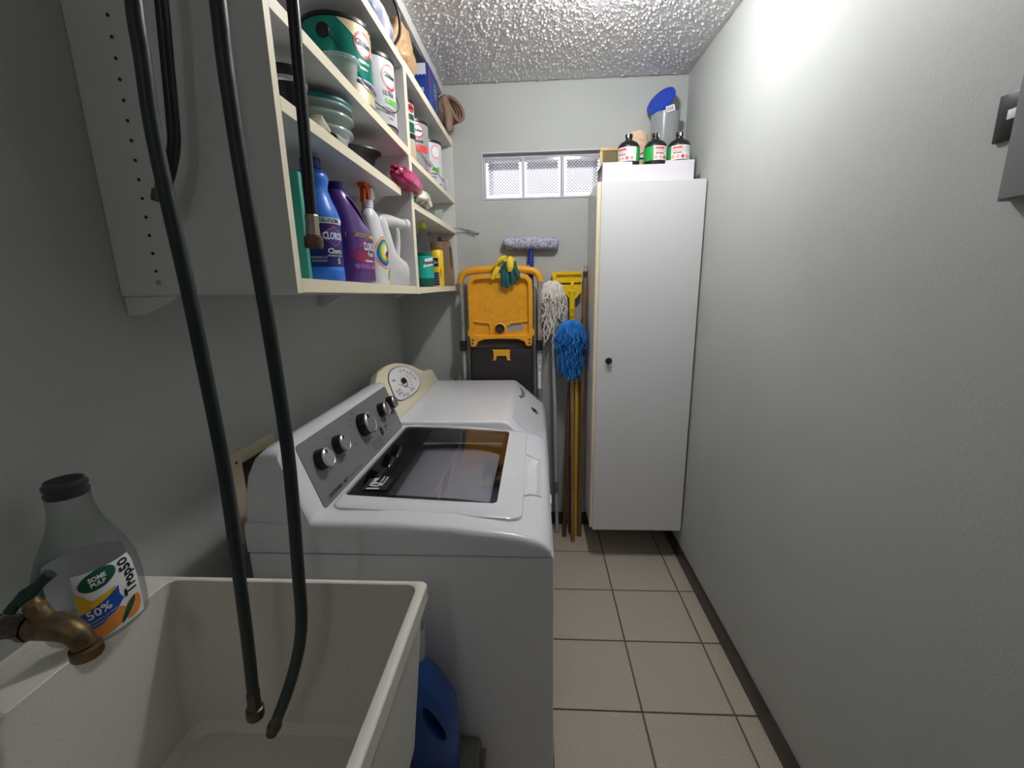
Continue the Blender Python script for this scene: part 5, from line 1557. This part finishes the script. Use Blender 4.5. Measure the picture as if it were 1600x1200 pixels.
# ------------------------------------------------------------------ long-handled cleaning tools
def pole(root, p0, p1, r, m, name='pole', n=14):
    b = B(); b.tube([p0, p1], r, n, 1)
    return b.out(name, m, root)
sq = thing('window_scrubber', 'T-bar scrubber with fuzzy blue-white sleeve and blue handle above the ladder', 'scrubber', (-.030, 2.425, 0))
b = B()
rnd = random.Random(11)
rings = []
for k in range(61):
    x = -.145 + .29 * k / 60
    e = min(1.0, (min(k, 60 - k) + .8) / 4.0) ** .5
    rings.append([Vector((x + rnd.uniform(-.003, .003), (.027 * e + rnd.uniform(-.004, .004)) * cos(a), 1.632 - .004 * (x / .145) + (.030 * e + rnd.uniform(-.004, .004)) * sin(a))) for a in (2 * pi * i / 26 for i in range(26))])
b.loft(rings); b.out('sleeve', FUZZ, sq, ang=180)
b = B(); b.tube([(0, 0, 1.61), (0, 0, 1.585), (-.001, 0, 1.54), (-.003, 0, 1.49), (-.004, 0, 1.40)], [.013, .013, .0165, .0185, .016], 16, 3); b.out('handle', NAVY, sq)
b = B()
for z in (1.575, 1.56, 1.545):
    b.lathe([(.0035, 0), (.0035, .002)], 10, M=Matrix.Translation((0, -.0150, z)) @ Matrix.Rotation(radians(90), 4, 'X'))
b.out('handle_dots', mat('pale_blue', rgb(110, 120, 190), .4), sq)
pole(sq, (-.004, -.002, 1.41), (.010, -.006, .0015), .0105, GPOLE)

def strands(b, n, top, r0, r1, zlo, zhi, rad, seed, ymax=None, xmax=None, segs=6, tip=.7, ripple=.012, pw=1.0):
    rnd = random.Random(seed)
    for k in range(n):
        a = 2 * pi * rnd.random()
        s = .25 + .75 * sqrt(rnd.random())
        zend = zlo + (zhi - zlo) * rnd.random() ** pw
        x0, y0, z0 = top
        pts = [(x0 + r0 * .25 * cos(a) * s, y0 + r0 * .25 * sin(a) * s, z0 + .006 * rnd.random())]
        R_ = r0 * s
        pts.append((x0 + R_ * .75 * cos(a), y0 + R_ * .75 * sin(a), z0 - .014 * s * s))
        pts.append((x0 + R_ * cos(a), y0 + R_ * sin(a), z0 - .05 * s - .01))
        for j in range(1, segs):
            t = j / (segs - 1)
            RR = R_ * (1 - t) * 1.12 + R_ * tip * t
            pts.append((x0 + RR * cos(a) + rnd.uniform(-ripple, ripple), y0 + RR * sin(a) + rnd.uniform(-ripple, ripple) * .6, z0 - .06 - (z0 - .06 - zend) * t))
        if ymax is not None:
            pts = [(p[0], min(p[1], ymax - .002 * rnd.random()), p[2]) for p in pts]
        if xmax is not None:
            pts = [(min(p[0], xmax - .002 * rnd.random()), p[1], p[2]) for p in pts]
        b.tube(pts, rad, 5, 2)
wm = thing('string_mop', 'white string mop standing head up on a grey pole beside the ladder', 'mop', (.110, 2.355, 0))
pole(wm, (0, 0, .060), (-.028, .040, 1.40), .0095, GPOLE)
b = B(); b.lathe([(.012, .001), (.0125, .004), (.0125, .05), (.010, .062)], 16); b.out('pole_end', GPOLE, wm)
b = B(); b.tube([(-.005, .007, .25), (-.0065, .009, .32)], .0115, 14, 1); b.out('twist_lock', GREYTUB, wm)
b = B(); strands(b, 250, (-.030, .040, 1.432), .067, 0, 1.10, 1.34, .0027, 21, ymax=.094, tip=.95, ripple=.017, pw=.62)
o = b.out('mop_strands', MOPW, wm); o['kind'] = 'stuff'
ym = thing('mop_holder', 'yellow plastic mop holder standing head up on a dark wooden handle', 'mop', (.150, 2.315, 0))
pole(ym, (0, 0, .0015), (.041, .105, 1.30), .0120, WOODD, 'handle')
b = B()
yf = .088
b.prism([(-.048, yf, 1.485), (.086, yf, 1.485), (.086, yf, 1.470), (-.048, yf, 1.470)], (0, .03, 0))
b.prism([(-.070, yf + .004, 1.485), (-.048, yf + .002, 1.485), (-.044, yf + .002, 1.405), (-.062, yf + .004, 1.42)], (0, .026, 0))
b.prism([(-.046, yf, 1.452), (.086, yf, 1.452), (.086, yf, 1.430), (-.046, yf, 1.430)], (0, .03, 0))
b.bevel(.003)
b.out('clamp_bar', YEL2, ym, ang=30)
b = B(); b.box(-.046, .084, yf + .016, yf + .028, 1.425, 1.472, bev=.002); b.out('clamp_back', YEL2, ym)
b = B()
b.prism([(-.046, yf, 1.418), (.086, yf, 1.418), (.086, yf, 1.380), (.046, yf, 1.335), (.036, yf, 1.330), (.012, yf, 1.36), (-.030, yf, 1.40)], (0, .022, 0)); b.bevel(.004)
b.out('yoke', YEL2, ym, ang=30)
b = B(); b.box(.018, .054, yf - .008, yf + .014, 1.375, 1.392, bev=.003); b.box(.028, .044, yf - .006, yf + .02, 1.39, 1.432, bev=.003); b.out('thumb_screw', YEL2, ym)
b = B(); b.tube([(.036, yf + .008, 1.40), (.037, yf + .010, 1.30), (.039, yf + .014, 1.215)], [.016, .0165, .0155], 14, 2); b.out('socket', YEL2, ym)
b = B()
for z in (1.285, 1.25):
    b.lathe([(.0035, 0), (.0035, .001)], 10, M=Matrix.Translation((.0375, yf - .0055, z)) @ Matrix.Rotation(radians(90), 4, 'X'))
b.out('socket_holes', KPRINT, ym)
wp_ = thing('broom_handle', 'tall worn wooden pole with metal threaded tip leaning against the cabinet', 'pole', (.236, 2.320, 0))
pole(wp_, (0, 0, .0015), (.015, .062, 1.455), .0118, WOODM, 'handle')
b = B(); b.lathe([(.0115, 0), (.0125, .004), (.0125, .028), (.011, .032)], 16, (.015, .062, 1.452)); b.out('ferrule', PIPE, wp_)
b = B()
for k in range(5):
    b.lathe([(.0075, 0), (.0090, .002), (.0090, .004), (.0075, .006)], 14, (.015, .062, 1.484 + k * .0062))
b.out('threaded_tip', STEEL, wp_)
bp_ = thing('blue_mop', 'blue string mop standing head up on a pale wooden handle in front', 'mop', (.196, 2.262, 0))
pole(bp_, (0, 0, .0015), (-.014, .075, 1.215), .0105, WOODL, 'handle')
b = B(); strands(b, 360, (-.020, .072, 1.232), .076, 0, .915, 1.09, .0023, 33, xmax=.066, tip=.72, segs=8, ripple=.016, pw=.9)
o = b.out('mop_strands', MOPB, bp_); o['kind'] = 'stuff'
b = B(); b.tube([(-.085, .074, 1.245), (-.070, .074, 1.222), (-.02, .074, 1.214), (.03, .074, 1.222), (.040, .074, 1.245)], .003, 8); b.out('wire_bow', BLACK, bp_)
yp = thing('yellow_pole', 'bright yellow broom pole between the wooden handles', 'pole', (.214, 2.325, 0))
pole(yp, (0, 0, .0015), (.0, .05, 1.02), .0098, YPOLE)
b = B(); b.lathe([(.0105, 1.02), (.0105, 1.05), (.008, 1.055), (0, 1.055)], 14, (0, .0505, 0)); b.out('cap', YPOLE, yp)
dp = thing('dark_pole', 'dark brown wooden pole beside the mop holder handle', 'pole', (.186, 2.352, 0))
pole(dp, (0, 0, .0015), (.018, .055, 1.05), .0112, WOODD, 'handle')
b = B(); b.lathe([(.0112, 1.05), (.010, 1.06), (0, 1.063)], 14, (.018, .055, 0)); b.out('rounded_end', WOODD, dp)
gb = thing('grey_board', 'thin grey board standing against the wall behind the blue mop', 'board', (.205, 2.435, 0))
b = B(); b.box(-.028, .046, 0, .006, .0015, 1.300, bev=.001); b.out('board', LITEGREY, gb, smooth=False)
for z in (.3, 1.19):
    b = B(); b.lathe([(.004, 0), (.004, .001)], 10, M=Matrix.Translation((.0, -.0005, z)) @ Matrix.Rotation(radians(90), 4, 'X')); b.out('hole', KPRINT, gb)
